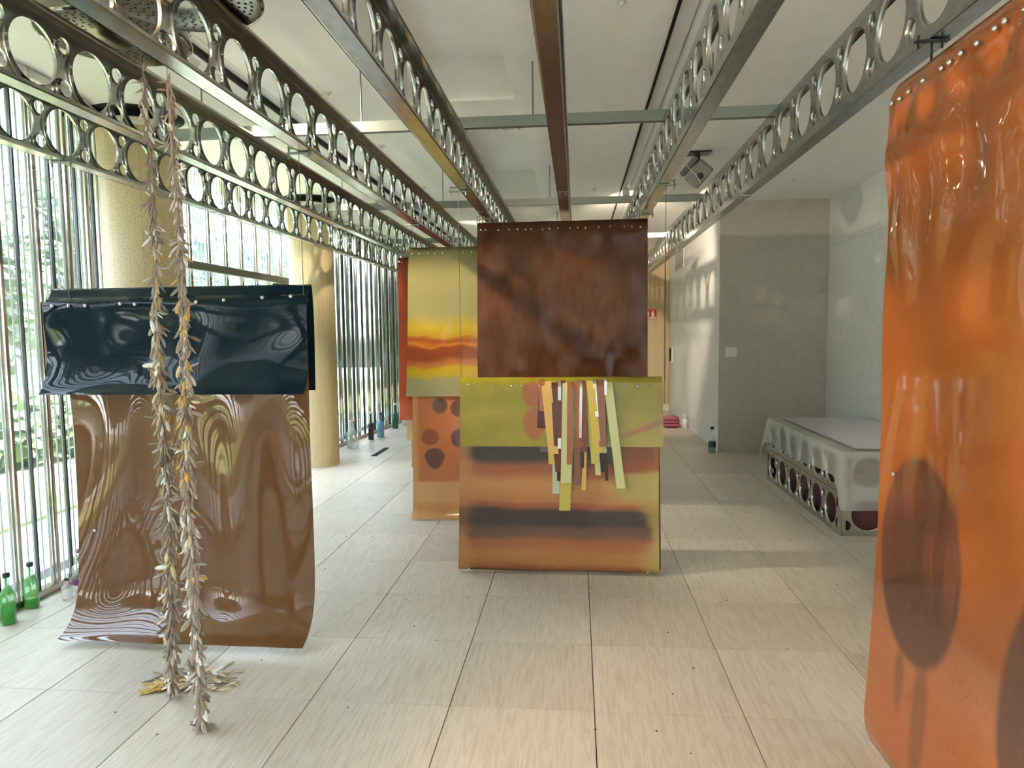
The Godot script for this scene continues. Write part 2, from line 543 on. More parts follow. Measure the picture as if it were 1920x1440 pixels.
func make_outside() -> void:
	struct("trim_terrace", box(Vector3(36, 0.2, 46)), M.paving, Vector3(-21.45, -0.12, -8))
	struct("trim_terrace_side", box(Vector3(20, 0.2, 30)), M.paving, Vector3(13.4, -0.12, 2))  # unseen paving outside the added right glazing, bounces light in
	struct("trim_lawn", box(Vector3(9.0, 0.06, 30)), tri_mat(noise_tex(0.12, [[0.0, c8(98, 108, 62)], [0.5, c8(146, 150, 96)], [1.0, c8(180, 178, 130)]], 4, 18), Vector3(1.2, 1.2, 1.2), 0.9), Vector3(-9.1, -0.02, -8))
	var leaf := surface(1, 2, func(u, v): return Vector3((u - 0.5) * 0.11 * sin(PI * clampf(v, 0.12, 0.88)), (v - 0.5) * 0.2, 0.02 * sin(v * PI)))
	var greens := []
	for c in [c8(44, 66, 24), c8(30, 52, 23), c8(64, 84, 32), c8(35, 59, 40)]:
		var g := mat(c, 0.5)
		g.backlight_enabled = true
		g.backlight = Color(0.7, 0.7, 0.7)
		greens.append(g)
	var bark := mat(c8(92, 78, 62), 0.9)
	var spots := [[-7.0, -1.6, 3.6, 0], [-8.4, -4.2, 4.4, 1], [-7.6, -7.2, 4.0, 2], [-10.5, -9.8, 5.2, 1], [-7.4, -12.0, 4.2, 3], [-11.5, -14.5, 5.6, 0], [-8.0, -17.5, 4.6, 3], [-12.0, -2.0, 5.6, 2], [-6.8, 2.4, 3.8, 1], [-9.0, -21.0, 5.0, 1]]
	var where := ["nearest the first mullions", "behind the left column", "seen through the dotted glass", "tall and dark beyond the dotted glass", "beyond the far glazing", "tall at the far end of the garden", "furthest along the far glazing", "tall behind the near glazing", "beside the viewer's end of the glazing", "at the very end of the garden"]
	for i in spots.size():
		var s: Array = spots[i]
		var t := thing("garden_tree", "leafy green tree outside the glass, " + where[i], "tree", Vector3(s[0], -0.02, s[1]), 0, "trees in the garden")
		var st := begin()
		tube(st, [Vector3.ZERO, Vector3(0.05, s[2] * 0.3, 0.03), Vector3(0.0, s[2] * 0.75, 0.1)], [0.11, 0.09, 0.04], 8)
		part(t, "trunk", done(st), bark)
		foliage(t, Vector3(1.35, s[2] * 0.42, 1.5), 2600, greens[s[3]], Vector3(0, s[2] * 0.58, 0), leaf)
	for i in 5:
		var h := thing("hedge", ["low clipped hedge opposite the near glazing", "low clipped hedge opposite the left column", "low clipped hedge opposite the dotted glass", "low clipped hedge opposite the middle column", "low clipped hedge opposite the far glazing"][i], "hedge", Vector3(-6.2, -0.02, -1.0 - 3.2 * i), 0, "hedges along the terrace")
		part(h, "kerb", box(Vector3(0.9, 0.16, 3.0), 0.02), M.concrete, Vector3(0, 0.08, 0))
		foliage(h, Vector3(0.42, 0.42, 1.5), 1500, greens[[2, 0, 2, 3, 0][i]], Vector3(0, 0.5, 0), leaf)
	var b := thing("pale_building", "pale plastered building across the garden with a flat canopy", "building", Vector3(-19, -0.02, -8))
	part(b, "wall", box(Vector3(3, 9.4, 34), 0.03), mat(c8(92, 112, 104), 0.7), Vector3(0, 4.7, 0))
	part(b, "canopy", box(Vector3(2.6, 0.35, 30), 0.02), M.cream, Vector3(2.5, 3.3, 0))
	var wm := mat(c8(70, 96, 104), 0.08)
	var wmesh := box(Vector3(0.1, 1.5, 1.6), 0.02)
	for k in 9:
		part(b, "window", wmesh, wm, Vector3(1.5, 1.6, -12.6 + 3.15 * k))
		part(b, "window", wmesh, wm, Vector3(1.5, 5.2, -12.6 + 3.15 * k))
		part(b, "window", wmesh, wm, Vector3(1.5, 7.9, -12.6 + 3.15 * k))

# ------------------------------------------------------------------ perforated beams
func arc_pts(c: Vector2, r: float, a0: float, a1: float, n: int) -> Array:
	var out := []
	for k in n + 1:
		var a := lerpf(a0, a1, float(k) / n)
		out.append(c + Vector2(cos(a), sin(a)) * r)
	return out

# one web: local z runs along the beam, y from 0 to WEB, rims bulge to +x
func web_mesh(first: int, last: int, pitch: float, xf := Transform3D()) -> ArrayMesh:
	var h := pitch / 2
	var RB := 0.1215
	var RS := 0.039
	var pts := PackedVector2Array()
	pts.append(Vector2(-h, 0))
	for p in arc_pts(Vector2.ZERO, RB, PI, 0, 24):
		pts.append(p)
	pts.append(Vector2(h, 0))
	for p in arc_pts(Vector2(h, 0.08), RS, -PI / 2, -3 * PI / 2, 10):
		pts.append(p)
	pts.append(Vector2(h, WEB / 2))
	pts.append(Vector2(-h, WEB / 2))
	for p in arc_pts(Vector2(-h, 0.08), RS, PI / 2, -PI / 2, 10):
		pts.append(p)
	var idx := Geometry2D.triangulate_polygon(pts)
	var st := begin()
	var mid := WEB / 2
	for i in range(first, last + 1):
		var z0 := i * pitch
		st.set_smooth_group(-1)
		for t in range(0, idx.size(), 3):
			var v := []
			for k in 3:
				v.append(xf * Vector3(0, mid + pts[idx[t + k]].y, z0 + pts[idx[t + k]].x))
			var w := []
			for k in [0, 2, 1]:
				w.append(xf * Vector3(0, mid - pts[idx[t + k]].y, z0 + pts[idx[t + k]].x))
			for p in v + w:
				st.add_vertex(p)
		for hole in [[z0, mid, RB, 30], [z0 + h, mid + 0.08, RS, 14], [z0 + h, mid - 0.08, RS, 14]]:
			if i == last and hole[2] == RS:
				continue
			var R: float = hole[2]
			var t2 := xf * Transform3D(Basis(Vector3(0, 1, 0), Vector3(1, 0, 0), Vector3(0, 0, -1)), Vector3(0, hole[1], hole[0]))
			lathe(st, [Vector2(R + 0.002, -0.0003), Vector2(R - 0.002, 0.0008), Vector2(R - 0.0052, 0.0035), Vector2(R - 0.0072, 0.009), Vector2(R - 0.0078, 0.018)], hole[3], t2)
	return done(st)

func make_beams() -> void:
	var web := web_mesh(-31, 18, PITCH)
	var z0 := -31.5 * PITCH
	var z1 := 18.5 * PITCH
	var FW := 0.075
	var lower := begin()
	drawn(lower, [Vector2(FW - 0.004, 0.018), Vector2(FW, 0.015), Vector2(FW, 0.004), Vector2(FW - 0.004, 0), Vector2(0.006, 0), Vector2(0.0015, 0.0015), Vector2(0, 0.006)], z0, z1)
	var lower_m := done(lower)
	var upper := begin()
	drawn(upper, [Vector2(0, WEB - 0.006), Vector2(0.0015, WEB - 0.0015), Vector2(0.006, WEB), Vector2(FW - 0.004, WEB), Vector2(FW, WEB - 0.004), Vector2(FW, WEB - 0.015), Vector2(FW - 0.004, WEB - 0.018)], z0, z1)
	var upper_m := done(upper)
	var xs := [-2.63, -1.99, -1.345, -0.725, -0.122, 0.492, 1.085]
	var phase := [-3.075, -2.739, -3.006, -2.99, -2.9, -2.95, -2.9]
	var said := ["lowest-looking perforated steel beam at the far left, running along the windows", "second perforated steel beam from the left, just below the steel drums", "third perforated steel beam from the left, above the leaf strands", "perforated steel beam left of the dark centre beam", "centre steel beam seen from straight below, ending at the brown sheet", "perforated steel beam right of the centre beam", "perforated steel beam furthest right, beside the orange sheet"]
	var plate := box(Vector3(0.07, 0.003, 0.16), 0.001)
	var screw := turned([Vector2(0, -0.003), Vector2(0.004, -0.002), Vector2(0.005, 0)], 8)
	var joints := [-4.9, -5.6, -4.7, -5.2, -4.55, -5.0, -4.85]
	for i in 7:
		var b := thing("perforated_beam", said[i], "beam", Vector3(xs[i], BEAM_Y, phase[i]), 0, "perforated ceiling beams")
		part(b, "web", web, M.steel)
		part(b, "bottom_flange", lower_m, M.steel)
		part(b, "top_flange", upper_m, M.steel)
		for k in 2:
			var z: float = joints[i] - 3.1 * k - phase[i]
			var p := part(b, "splice_plate", plate, M.steel, Vector3(0.0375, -0.0015, z))
			for s in 4:
				part(p, "screw", screw, M.bolt, Vector3(-0.02 + 0.04 * (s % 2), -0.0015, -0.02 + 0.04 * floorf(s / 2.0)))

func make_rails() -> void:
	var prof := [Vector2(0.021, 0.055), Vector2(0.021, 0.0), Vector2(-0.021, 0.0), Vector2(-0.021, 0.0625), Vector2(-0.006, 0.0625)]
	var zs := [-4.14, -6.68, -9.22]
	var said := ["nearest galvanised cross rail above the beams", "second galvanised cross rail above the beams, past the middle", "third and furthest galvanised cross rail above the beams"]
	for i in 3:
		var r := thing("cross_rail", said[i], "rail", Vector3(0, 2.7535, zs[i]), 0, "cross rails above the beams")
		var st := begin()
		drawn(st, [Vector2(0.021, 0.05), Vector2(0.021, 0.0), Vector2(-0.021, 0.0), Vector2(-0.021, 0.0625), Vector2(0.0, 0.0625)], -2.72, 1.2, Transform3D(Basis(Vector3(0, 0, 1), Vector3(0, 1, 0), Vector3(-1, 0, 0)) , Vector3.ZERO))
		part(r, "channel", done(st), M.rail).rotation.y = PI
		for x in [-2.28, -1.28, -0.25, 0.78]:
			part(r, "threaded_rod", rod(Vector3(x, 0.0, 0), Vector3(x, CEIL - 2.7535, 0), 0.005, 8), M.rail)

func spot(at: Vector3, towards: Vector3, said: String, energy: float, angle: float, tint := Color8(255, 236, 210)) -> void:
	var t := thing("track_spotlight", said, "spotlight", at, 0, "spotlights in the ceiling slots")
	var dir := (towards - at).normalized()
	var b := Basis.looking_at(dir, Vector3.UP)
	var up := b * Basis(Vector3.RIGHT, PI / 2)    # local y points backwards along the beam
	part(t, "stem", rod(Vector3(0, 0.0, 0), Vector3(0, CEIL + 0.03 - at.y, 0), 0.008), M.white)
	var st := begin()
	lathe(st, [Vector2(0.036, -0.05), Vector2(0.04, -0.048), Vector2(0.04, 0.07), Vector2(0.034, 0.08), Vector2(0, 0.08)], 20, Transform3D(up, Vector3.ZERO))
	part(t, "lamp_housing", done(st), M.white)
	st = begin()
	lathe(st, [Vector2(0.035, -0.04), Vector2(0.0, -0.042)], 20, Transform3D(up, Vector3.ZERO))
	var lm := mat(c8(255, 236, 206), 0.4)
	lm.emission_enabled = true
	lm.emission = c8(255, 232, 196)
	lm.emission_energy_multiplier = 4.0
	part(t, "lamp_lens", done(st), lm)
	var l := SpotLight3D.new()
	l.name = "lamp_light"
	l.light_color = tint
	l.light_energy = energy
	l.spot_range = 30
	l.spot_attenuation = 2
	l.spot_angle = angle
	l.spot_angle_attenuation = 0.6
	l.light_size = 0.035
	l.shadow_enabled = true
	l.position = dir * 0.06
	t.add_child(l)
	l.basis = b

func make_lamps() -> void:
	spot(Vector3(-2.05, 3.0, -1.9), Vector3(1.06, 1.05, -1.85), "spotlight in the left slot aimed at the orange sheet", 4.1, 41, c8(255, 206, 158))
	spot(Vector3(-2.05, 3.0, -3.6), Vector3(-0.2, 1.6, -5.4), "spotlight in the left slot aimed at the brown sheet", 4.4, 36)
	spot(Vector3(-2.05, 3.0, -6.5), Vector3(-3.1, 1.1, -7.9), "spotlight added in the left slot to brighten the middle column", 1.3, 40)  # unseen lamp added to lift the brightness of the column
	spot(Vector3(-2.05, 3.0, -9.6), Vector3(1.77, 1.9, -11.8), "spotlight in the left slot aimed at the far white wall", 2.0, 34)
	spot(Vector3(0.545, 3.05, -7.77), Vector3(1.2, 1.6, -13.0), "lit white spotlight in the right slot past the grey speaker", 6, 40)

# ------------------------------------------------------------------ hanging sheets
# path: [(y, z)] from top to bottom in the sheet's own plane; the sheet is w wide and hangs at the node
func sheet(path: Array, w: Callable, warp: Callable, nu := 48, nv := 64) -> ArrayMesh:
	var c := Curve2D.new()
	for p in path:
		c.add_point(p)
	# smooth the corners of the path
	var n := path.size()
	for i in range(1, n - 1):
		var t: Vector2 = (path[i + 1] - path[i - 1]) * 0.22
		var la: float = path[i].distance_to(path[i - 1])
		var lb: float = path[i].distance_to(path[i + 1])
		c.set_point_in(i, -t.normalized() * minf(t.length(), la * 0.45))
		c.set_point_out(i, t.normalized() * minf(t.length(), lb * 0.45))
	var total := c.get_baked_length()
	return surface(nu, nv, func(u, v):
		var p := c.sample_baked(v * total, true)
		var edge: Vector2 = w.call(v)
		return Vector3(lerpf(edge.x, edge.y, u), p.x, p.y + warp.call(u, v)))

func ripple(sd: int, fx: float, fy: float, amount: float) -> Callable:
	var n := noise(1.0, 1, sd)
	return func(u, v): return n.get_noise_2d(u * fx, v * fy) * amount * smoothstep(0.0, 0.06, v)

func span(x0: float, x1: float, x2: float, x3: float) -> Callable:
	return func(v): return Vector2(lerpf(x0, x2, v), lerpf(x1, x3, v))

func bolts(parent: Node3D, at: Array, face: Vector3, big := 1.0) -> void:
	if not M.has("bolt_mesh"):
		M.bolt_mesh = turned([Vector2(0.0035, -0.002), Vector2(0.0035, 0.004), Vector2(0.0085, 0.005), Vector2(0.0095, 0.009), Vector2(0.0075, 0.0135), Vector2(0.004, 0.016), Vector2(0, 0.0168)], 12)
	var b := Basis(Quaternion(Vector3.UP, face.normalized())).scaled(Vector3.ONE * big)
	for p in at:
		var o := part(parent, "bolt", M.bolt_mesh, M.bolt, p)
		o.basis = b

func hanger(parent: Node3D, x: float, bar_y: float, z := 0.0, top := BEAM_Y) -> void:
	# a beam clamp and a wire down to the bar
	var st := begin()
	rbox(st, Vector3(0, 0.018, 0), Vector3(0.1, 0.006, 0.02), 0.001)
	rbox(st, Vector3(0, -0.006, 0), Vector3(0.12, 0.006, 0.025), 0.001)
	tube(st, [Vector3(0.05, -0.03, 0), Vector3(0.05, 0.03, 0)], 0.005, 8)
	tube(st, [Vector3(-0.05, -0.03, 0), Vector3(-0.05, 0.03, 0)], 0.005, 8)
	part(parent, "clamp", done(st), M.rail, Vector3(x, top, z))
	if top - bar_y > 0.08:
		part(parent, "wire", rod(Vector3(x, bar_y, z), Vector3(x, top, z), 0.0018, 6), M.wire)

func teal_panel() -> void:
	var o := thing("hanging_sheet", "dark teal flap over a glossy brown sheet, hung at the left behind two leaf strands", "plastic sheet", Vector3(0, 0, -3.3), 0, "hanging dyed sheets")
	var teal := plastic(null, c8(16, 32, 40), 0.05, 0.0)
	teal.metallic_specular = 0.32
	var n := noise(1.0, 1, 31)
	var flap := sheet([Vector2(1.27, -0.06), Vector2(1.6, -0.075), Vector2(1.795, -0.06), Vector2(1.752, -0.02), Vector2(1.738, 0.0), Vector2(1.70, 0.015), Vector2(1.55, 0.012), Vector2(1.40, 0.022), Vector2(1.31, 0.045), Vector2(1.262, 0.085)],
		func(v): return Vector2(lerpf(-2.62, -2.70, smoothstep(0.36, 0.44, v)), lerpf(-1.315, -1.322, v)),
		func(u, v): return n.get_noise_2d(u * 3.0, v * 4.0) * 0.011 * smoothstep(0.45, 0.6, v), 60, 90)
	part(o, "flap", flap, teal)
	var brown := plastic(null, c8(98, 64, 30), 0.03, 0.25)
	brown.metallic_specular = 0.5
	var m := noise(1.0, 1, 37)
	var low := sheet([Vector2(1.70, 0.0), Vector2(1.2, -0.005), Vector2(0.7, 0.0), Vector2(0.32, 0.012), Vector2(0.16, 0.045), Vector2(0.075, 0.115), Vector2(0.04, 0.19)],
		func(v): return Vector2(lerpf(-2.63, -2.60, v) + 0.02 * sin(v * 3.0), lerpf(-1.325, -1.325, v)),
		func(u, v): return m.get_noise_2d(u * 2.6 + 4.0, v * 1.0) * 0.022 * smoothstep(0.1, 0.4, v) * (1.0 - 0.5 * smoothstep(0.8, 1.0, v)), 70, 110)
	part(o, "lower_sheet", low, brown)
	part(o, "bar", rod(Vector3(-2.68, 1.725, -0.03), Vector3(-1.33, 1.725, -0.03), 0.011, 12), M.dark)
	var xs := []
	for p in [[317, 277], [412, 277], [507, 279], [708, 271], [790, 276], [910, 270], [1043, 270], [1133, 268], [1287, 261], [1497, 251], [1651, 246]]:
		xs.append(Vector3(-2.706 + (p[0] / 3.0 - 83) * 0.002815, 1.735 - (480 + p[1] / 3.0 - 563) * 0.0027, 0.018))
	bolts(o, xs, Vector3(0, 0, 1), 1.1)
	bolts(o, [Vector3(-2.49, 0.55, 0.008)], Vector3(0, 0, 1))
	hanger(o, -2.585, 1.73, -0.02)
	hanger(o, -1.345, 1.73, -0.02)

func brown_panel() -> void:
	var o := thing("hanging_sheet", "large dark brown glossy sheet with a row of bolts, hung highest in the middle", "plastic sheet", Vector3(0, 0, -5.4), 0, "hanging dyed sheets")
	var n := noise(2.2, 3, 41)
	var fine := noise(30.0, 2, 42)
	var tex := paint(256, 256, func(u, v):
		var k: float = n.get_noise_2d(u * 1.6, v * 1.6)
		var c: Color = c8(80, 48, 31).lerp(c8(98, 60, 38), clampf(k + 0.5, 0.0, 1.0))
		return c.lightened(0.02 * fine.get_noise_2d(u, v * 0.2) + 0.02))
	var m := plastic(tex, Color.WHITE, 0.03, 0.3)
	m.metallic_specular = 0.32
	part(o, "upper_sheet", sheet([Vector2(2.30, -0.03), Vector2(2.372, -0.018), Vector2(2.375, 0.0), Vector2(2.33, 0.012), Vector2(1.6, 0.014), Vector2(0.9, 0.016)], span(-0.766, 0.541, -0.785, 0.546), ripple(43, 5.5, 4.5, 0.011), 80, 80), m)
	part(o, "bar", rod(Vector3(-0.76, 2.358, -0.012), Vector3(0.536, 2.358, -0.012), 0.007, 12), M.dark)
	var at := []
	for x in [100, 142, 250, 340, 415, 483, 530, 627, 685, 756, 857, 923, 987, 1097, 1193, 1310, 1373, 1443]:
		var px: float = 880 + x / 4.5
		at.append(Vector3(-0.764 + (px - 896) * 0.0041, 2.34 + rng.randf_range(-0.004, 0.004), 0.014))
	bolts(o, at, Vector3(0, 0, 1), 0.9)
	hanger(o, -0.72, 2.36, -0.01)
	hanger(o, 0.53, 2.36, -0.01)

func lime_panel() -> void:
	var o := thing("hanging_sheet", "lime flap with a fringe of coloured strips over a smoky orange sheet, centre front", "plastic sheet", Vector3(0, 0, -4.33), 0, "hanging dyed sheets")
	var n := noise(2.0, 3, 51)
	var grain := noise(40.0, 2, 52)
	var lime := paint(256, 256, func(u, v):
		var k: float = n.get_noise_2d(u * 2.0, v * 2.0)
		var c: Color = c8(152, 140, 34).lerp(c8(140, 132, 26), k + 0.5)
		c = c.lerp(c8(150, 132, 50), smoothstep(0.72, 1.0, u) * 0.6)
		for d in [[0.36, 0.04, 0.05, 0.09], [0.362, 0.34, 0.052, 0.17], [0.368, 0.70, 0.055, 0.19]]:
			var q: float = disc(u, v, d[0], d[1], d[2], d[3], 0.16)
			var seed_: float = 0.5 + 0.5 * sin(atan2(v - d[1], (u - d[0]) * 3.0) * 9.0)
			c = c.lerp(c8(158, 92, 52).lerp(c8(176, 112, 62), seed_ * 0.3 * smoothstep(0.15, 0.6, 1.0 - q + Vector2((u - d[0]) / d[2], (v - d[1]) / d[3]).length())), q * 0.9)
		var line: float = v - (0.86 - 0.18 * (u - 0.78) / 0.22 * 1.0)
		c = c.lerp(c8(150, 92, 44), (1.0 - smoothstep(0.0, 0.06, absf(line))) * smoothstep(0.74, 0.86, u) * 0.8)
		return c)
	var flap_m := plastic(lime, Color.WHITE, 0.1, 0.3)
	part(o, "flap", sheet([Vector2(1.225, -0.03), Vector2(1.262, -0.012), Vector2(1.262, 0.004), Vector2(1.235, 0.02), Vector2(1.19, 0.024), Vector2(1.0, 0.028), Vector2(0.83, 0.04)], span(-0.74, 0.522, -0.735, 0.535), ripple(53, 3.0, 1.0, 0.004), 60, 50), flap_m)
	var smoke := paint(256, 320, func(u, v):
		var k: float = n.get_noise_2d(u * 1.1 + 5.0, v * 2.4)
		var t: float = v + k * 0.014 - 0.012 * u
		var c: Color = ramp([[0.0, c8(150, 92, 52)], [0.28, c8(150, 92, 52)], [0.33, c8(62, 50, 46)], [0.37, c8(64, 50, 46)], [0.43, c8(166, 92, 58)], [0.51, c8(206, 146, 88)], [0.585, c8(196, 130, 78)], [0.61, c8(168, 96, 64)], [0.645, c8(66, 54, 48)], [0.70, c8(64, 52, 48)], [0.76, c8(112, 82, 68)], [0.81, c8(174, 102, 62)], [0.87, c8(186, 124, 68)], [0.91, c8(186, 126, 70)], [0.95, c8(160, 98, 62)], [0.985, c8(66, 52, 44)], [1.0, c8(44, 36, 34)]], t)
		var left: float = 1.0 - smoothstep(0.02, 0.1 + k * 0.05, u)
		c = c.lerp(c8(196, 138, 74), left * (0.75 - 0.3 * smoothstep(0.6, 0.66, v) * (1 - smoothstep(0.72, 0.8, v))))
		var right: float = smoothstep(0.9 + k * 0.12, 0.99, u)
		c = c.lerp(c8(188, 166, 92), right * 0.85)
		c = c.lerp(c8(190, 176, 100), smoothstep(0.74, 0.84, u + k * 0.06) * smoothstep(0.44, 0.47, v) * (1 - smoothstep(0.56, 0.62, v)) * 0.9)
		c = c.lerp(c8(170, 96, 60), smoothstep(0.78, 0.82, u) * (1 - smoothstep(0.43, 0.46, v)) * 0.8)
		return c.lightened(0.03 * grain.get_noise_2d(u, v) + 0.02))
	var smoke_m := plastic(smoke, Color(0.92, 0.92, 0.92), 0.14, 0.3)
	part(o, "lower_sheet", sheet([Vector2(1.225, 0.004), Vector2(0.7, 0.006), Vector2(0.3, 0.012), Vector2(0.1, 0.028), Vector2(0.03, 0.022), Vector2(0.012, -0.01)], func(v): return Vector2(lerpf(-0.742, -0.77, v), lerpf(0.505, 0.512, v)), ripple(55, 2.0, 2.0, 0.004), 60, 80), smoke_m)
	part(o, "back_sheet", sheet([Vector2(1.225, -0.02), Vector2(0.6, -0.024), Vector2(0.02, -0.05)], span(-0.73, 0.51, -0.74, 0.53), ripple(56, 4.0, 3.0, 0.012), 30, 30), plastic(null, c8(96, 66, 44), 0.15, 0.3))
	part(o, "bar", rod(Vector3(-0.738, 1.243, -0.006), Vector3(0.518, 1.243, -0.006), 0.01, 12), M.dark)
	var at := []
	for x in [722, 873, 965, 1022, 1122, 1187, 1490, 1602, 1667, 1740]:
		at.append(Vector3(-0.737 + (640 + x / 3.0 - 864) * 0.003348, 1.213 + rng.randf_range(-0.006, 0.008), 0.026))
	bolts(o, at, Vector3(0, 0, 1), 0.95)
	bolts(o, [Vector3(0.44, 0.03, 0.03), Vector3(-0.7, 0.03, 0.03)], Vector3(0, 0, 1), 0.9)
	hanger(o, -0.735, 1.243, -0.006)
	hanger(o, 0.545, 1.243, -0.006)
	# the fringe: [top px, bottom px, end py, width px, colour, depth, stripe]
	var cols := {"lime": c8(188, 178, 84), "pale": c8(196, 196, 140), "yellow": c8(206, 180, 72), "tan": c8(214, 172, 92), "brick": c8(160, 92, 58), "wine": c8(96, 46, 34), "coffee": c8(118, 62, 36), "black": c8(30, 28, 30), "grey": c8(104, 92, 92), "plum": c8(74, 40, 40), "white": c8(190, 196, 176), "silver": c8(205, 205, 205), "brown": c8(140, 90, 70)}
	var strips := [[1024, 1018, 824, 20, "plum", 0.03], [1022, 1023, 848, 17, "grey", 0.028], [1026, 1040, 850, 19, "tan", 0.052], [1018, 1018, 770, 9, "brick", 0.05], [1031, 1036, 870, 11, "yellow", 0.04], [1043, 1044, 926, 13, "white", 0.034], [1045, 1053, 884, 20, "wine", 0.048], [1052, 1051, 840, 6, "silver", 0.054], [1050, 1051, 902, 10, "black", 0.036], [1068, 1063, 904, 20, "pale", 0.06], [1071, 1069, 869, 9, "brick", 0.066], [1073, 1060, 957, 21, "lime", 0.05], [1084, 1085, 838, 10, "brick", 0.05], [1087, 1086, 850, 12, "grey", 0.038], [1080, 1085, 908, 12, "brown", 0.044], [1092, 1090, 820, 5, "silver", 0.052], [1093, 1093, 877, 8, "black", 0.04], [1098, 1098, 846, 9, "coffee", 0.056], [1101, 1096, 918, 8, "tan", 0.045], [1104, 1117, 868, 13, "lime", 0.05], [1108, 1122, 847, 15, "yellow", 0.058], [1112, 1123, 890, 10, "pale", 0.046], [1116, 1121, 780, 6, "silver", 0.062], [1121, 1131, 848, 16, "pale", 0.05], [1127, 1132, 836, 14, "brown", 0.06], [1131, 1133, 884, 9, "black", 0.04], [1134, 1139, 900, 6, "black", 0.044], [1137, 1137, 740, 5, "silver", 0.058], [1140, 1165, 913, 16, "pale", 0.064], [1058, 1057, 800, 8, "coffee", 0.042]]
	var mats := {}
	for s in strips:
		if not mats.has(s[4]):
			mats[s[4]] = plastic(null, cols[s[4]], 0.12 if s[4] != "silver" else 0.15, 0.2)
			if s[4] == "silver":
				mats[s[4]].metallic = 0.9
		var xa: float = -0.737 + (s[0] - 864) * 0.003348
		var xb: float = -0.737 + (s[1] - 864) * 0.003348
		var ye: float = 1.262 - (s[2] - 709) * 0.00338
		var hw: float = s[3] * 0.003348 / 2
		var dz: float = s[5]
		var bow := rng.randf_range(-0.006, 0.01)
		var mesh := surface(2, 16, func(u, v):
			var a: float = clampf(v / 0.1, 0, 1)
			var y: float = lerpf(1.258, ye, v) + 0.008 * sin(PI * a)
			var z: float = lerpf(-0.02, dz - 0.012, sin(a * PI / 2)) + bow * sin(v * PI) + 0.01 * v
			return Vector3(lerpf(xa, xb, v) + (u - 0.5) * 2.0 * hw, y, z))
		part(o, "strip", mesh, mats[s[4]])

func yellow_panel() -> void:
	var o := thing("hanging_sheet", "pale yellow sheet with brown bands over an orange sheet of dark discs", "plastic sheet", Vector3(0, 0, -5.58), 0, "hanging dyed sheets")
	var n := noise(2.0, 3, 61)
	var streak := noise(3.0, 4, 62)
	var tex := paint(256, 256, func(u, v):
		var k: float = streak.get_noise_2d(u * 1.2, v * 9.0)
		var t: float = v + n.get_noise_2d(u * 1.5, v * 1.5) * 0.03
		var c: Color = ramp([[0.0, c8(156, 138, 50)], [0.05, c8(152, 142, 88)], [0.45, c8(154, 144, 92)], [0.55, c8(186, 160, 54)], [0.59, c8(182, 146, 46)], [0.62, c8(160, 86, 44)], [0.65, c8(190, 118, 50)], [0.67, c8(142, 72, 42)], [0.72, c8(136, 72, 44)], [0.76, c8(178, 112, 62)], [0.79, c8(190, 160, 42)], [0.83, c8(184, 160, 58)], [0.86, c8(160, 152, 110)], [1.0, c8(160, 154, 118)]], t + k * 0.012)
		return c)
	part(o, "upper_sheet", sheet([Vector2(2.19, -0.02), Vector2(2.222, -0.01), Vector2(2.224, 0.004), Vector2(2.19, 0.014), Vector2(1.6, 0.016), Vector2(1.03, 0.026)], span(-1.356, -0.12, -1.405, -0.12), ripple(63, 4.5, 4.0, 0.006), 70, 70), plastic(tex, Color.WHITE, 0.09, 0.5))
	var discs := [[0.118, 0.668, 0.058, 0.033], [0.15, 0.752, 0.068, 0.0385], [0.33, 0.672, 0.068, 0.0385], [0.185, 0.553, 0.052, 0.026], [0.31, 0.562, 0.052, 0.029], [0.52, 0.72, 0.062, 0.035], [0.7, 0.64, 0.062, 0.035]]
	var tex2 := paint(256, 256, func(u, v):
		var k: float = n.get_noise_2d(u * 2.0 + 9.0, v * 2.0)
		var c: Color = c8(186, 112, 76).lerp(c8(200, 124, 78), k + 0.5)
		for i in discs.size():
			var d: Array = discs[i]
			c = c.lerp(c8(104, 76, 70) if i != 0 else c8(150, 88, 66), disc(u, v, d[0], d[1], d[2], d[3], 0.08) * 0.85)
		c = c.lerp(c8(212, 160, 108), smoothstep(0.825, 0.835, v + (u - 0.15) * 0.015))
		c = c.lerp(c8(198, 140, 86), smoothstep(0.92, 0.94, v) * 0.7)
		c = c.lerp(c8(206, 158, 96), (1.0 - smoothstep(0.02, 0.05, u)) * 0.8)
		return c)
	part(o, "lower_sheet", sheet([Vector2(2.19, -0.008), Vector2(1.4, -0.01), Vector2(0.5, -0.006), Vector2(0.16, 0.005), Vector2(0.05, 0.03), Vector2(0.012, 0.07)], span(-1.345, -0.13, -1.375, -0.12), ripple(65, 4.0, 4.0, 0.01), 50, 70), plastic(tex2, Color.WHITE, 0.1, 0.5))
	part(o, "bar", rod(Vector3(-1.35, 2.205, -0.004), Vector3(-0.13, 2.205, -0.004), 0.009, 12), M.dark)
	var at := []
	for x in [403, 445, 495, 533, 578, 633, 695, 744, 800, 850, 900]:
		at.append(Vector3(-1.356 + (640 + x / 3.0 - 768) * 0.00432, 2.19 + rng.randf_range(-0.006, 0.006), 0.016))
	bolts(o, at, Vector3(0, 0, 1), 0.9)
	hanger(o, -1.33, 2.2, -0.005)
	hanger(o, -0.7, 2.2, -0.005)

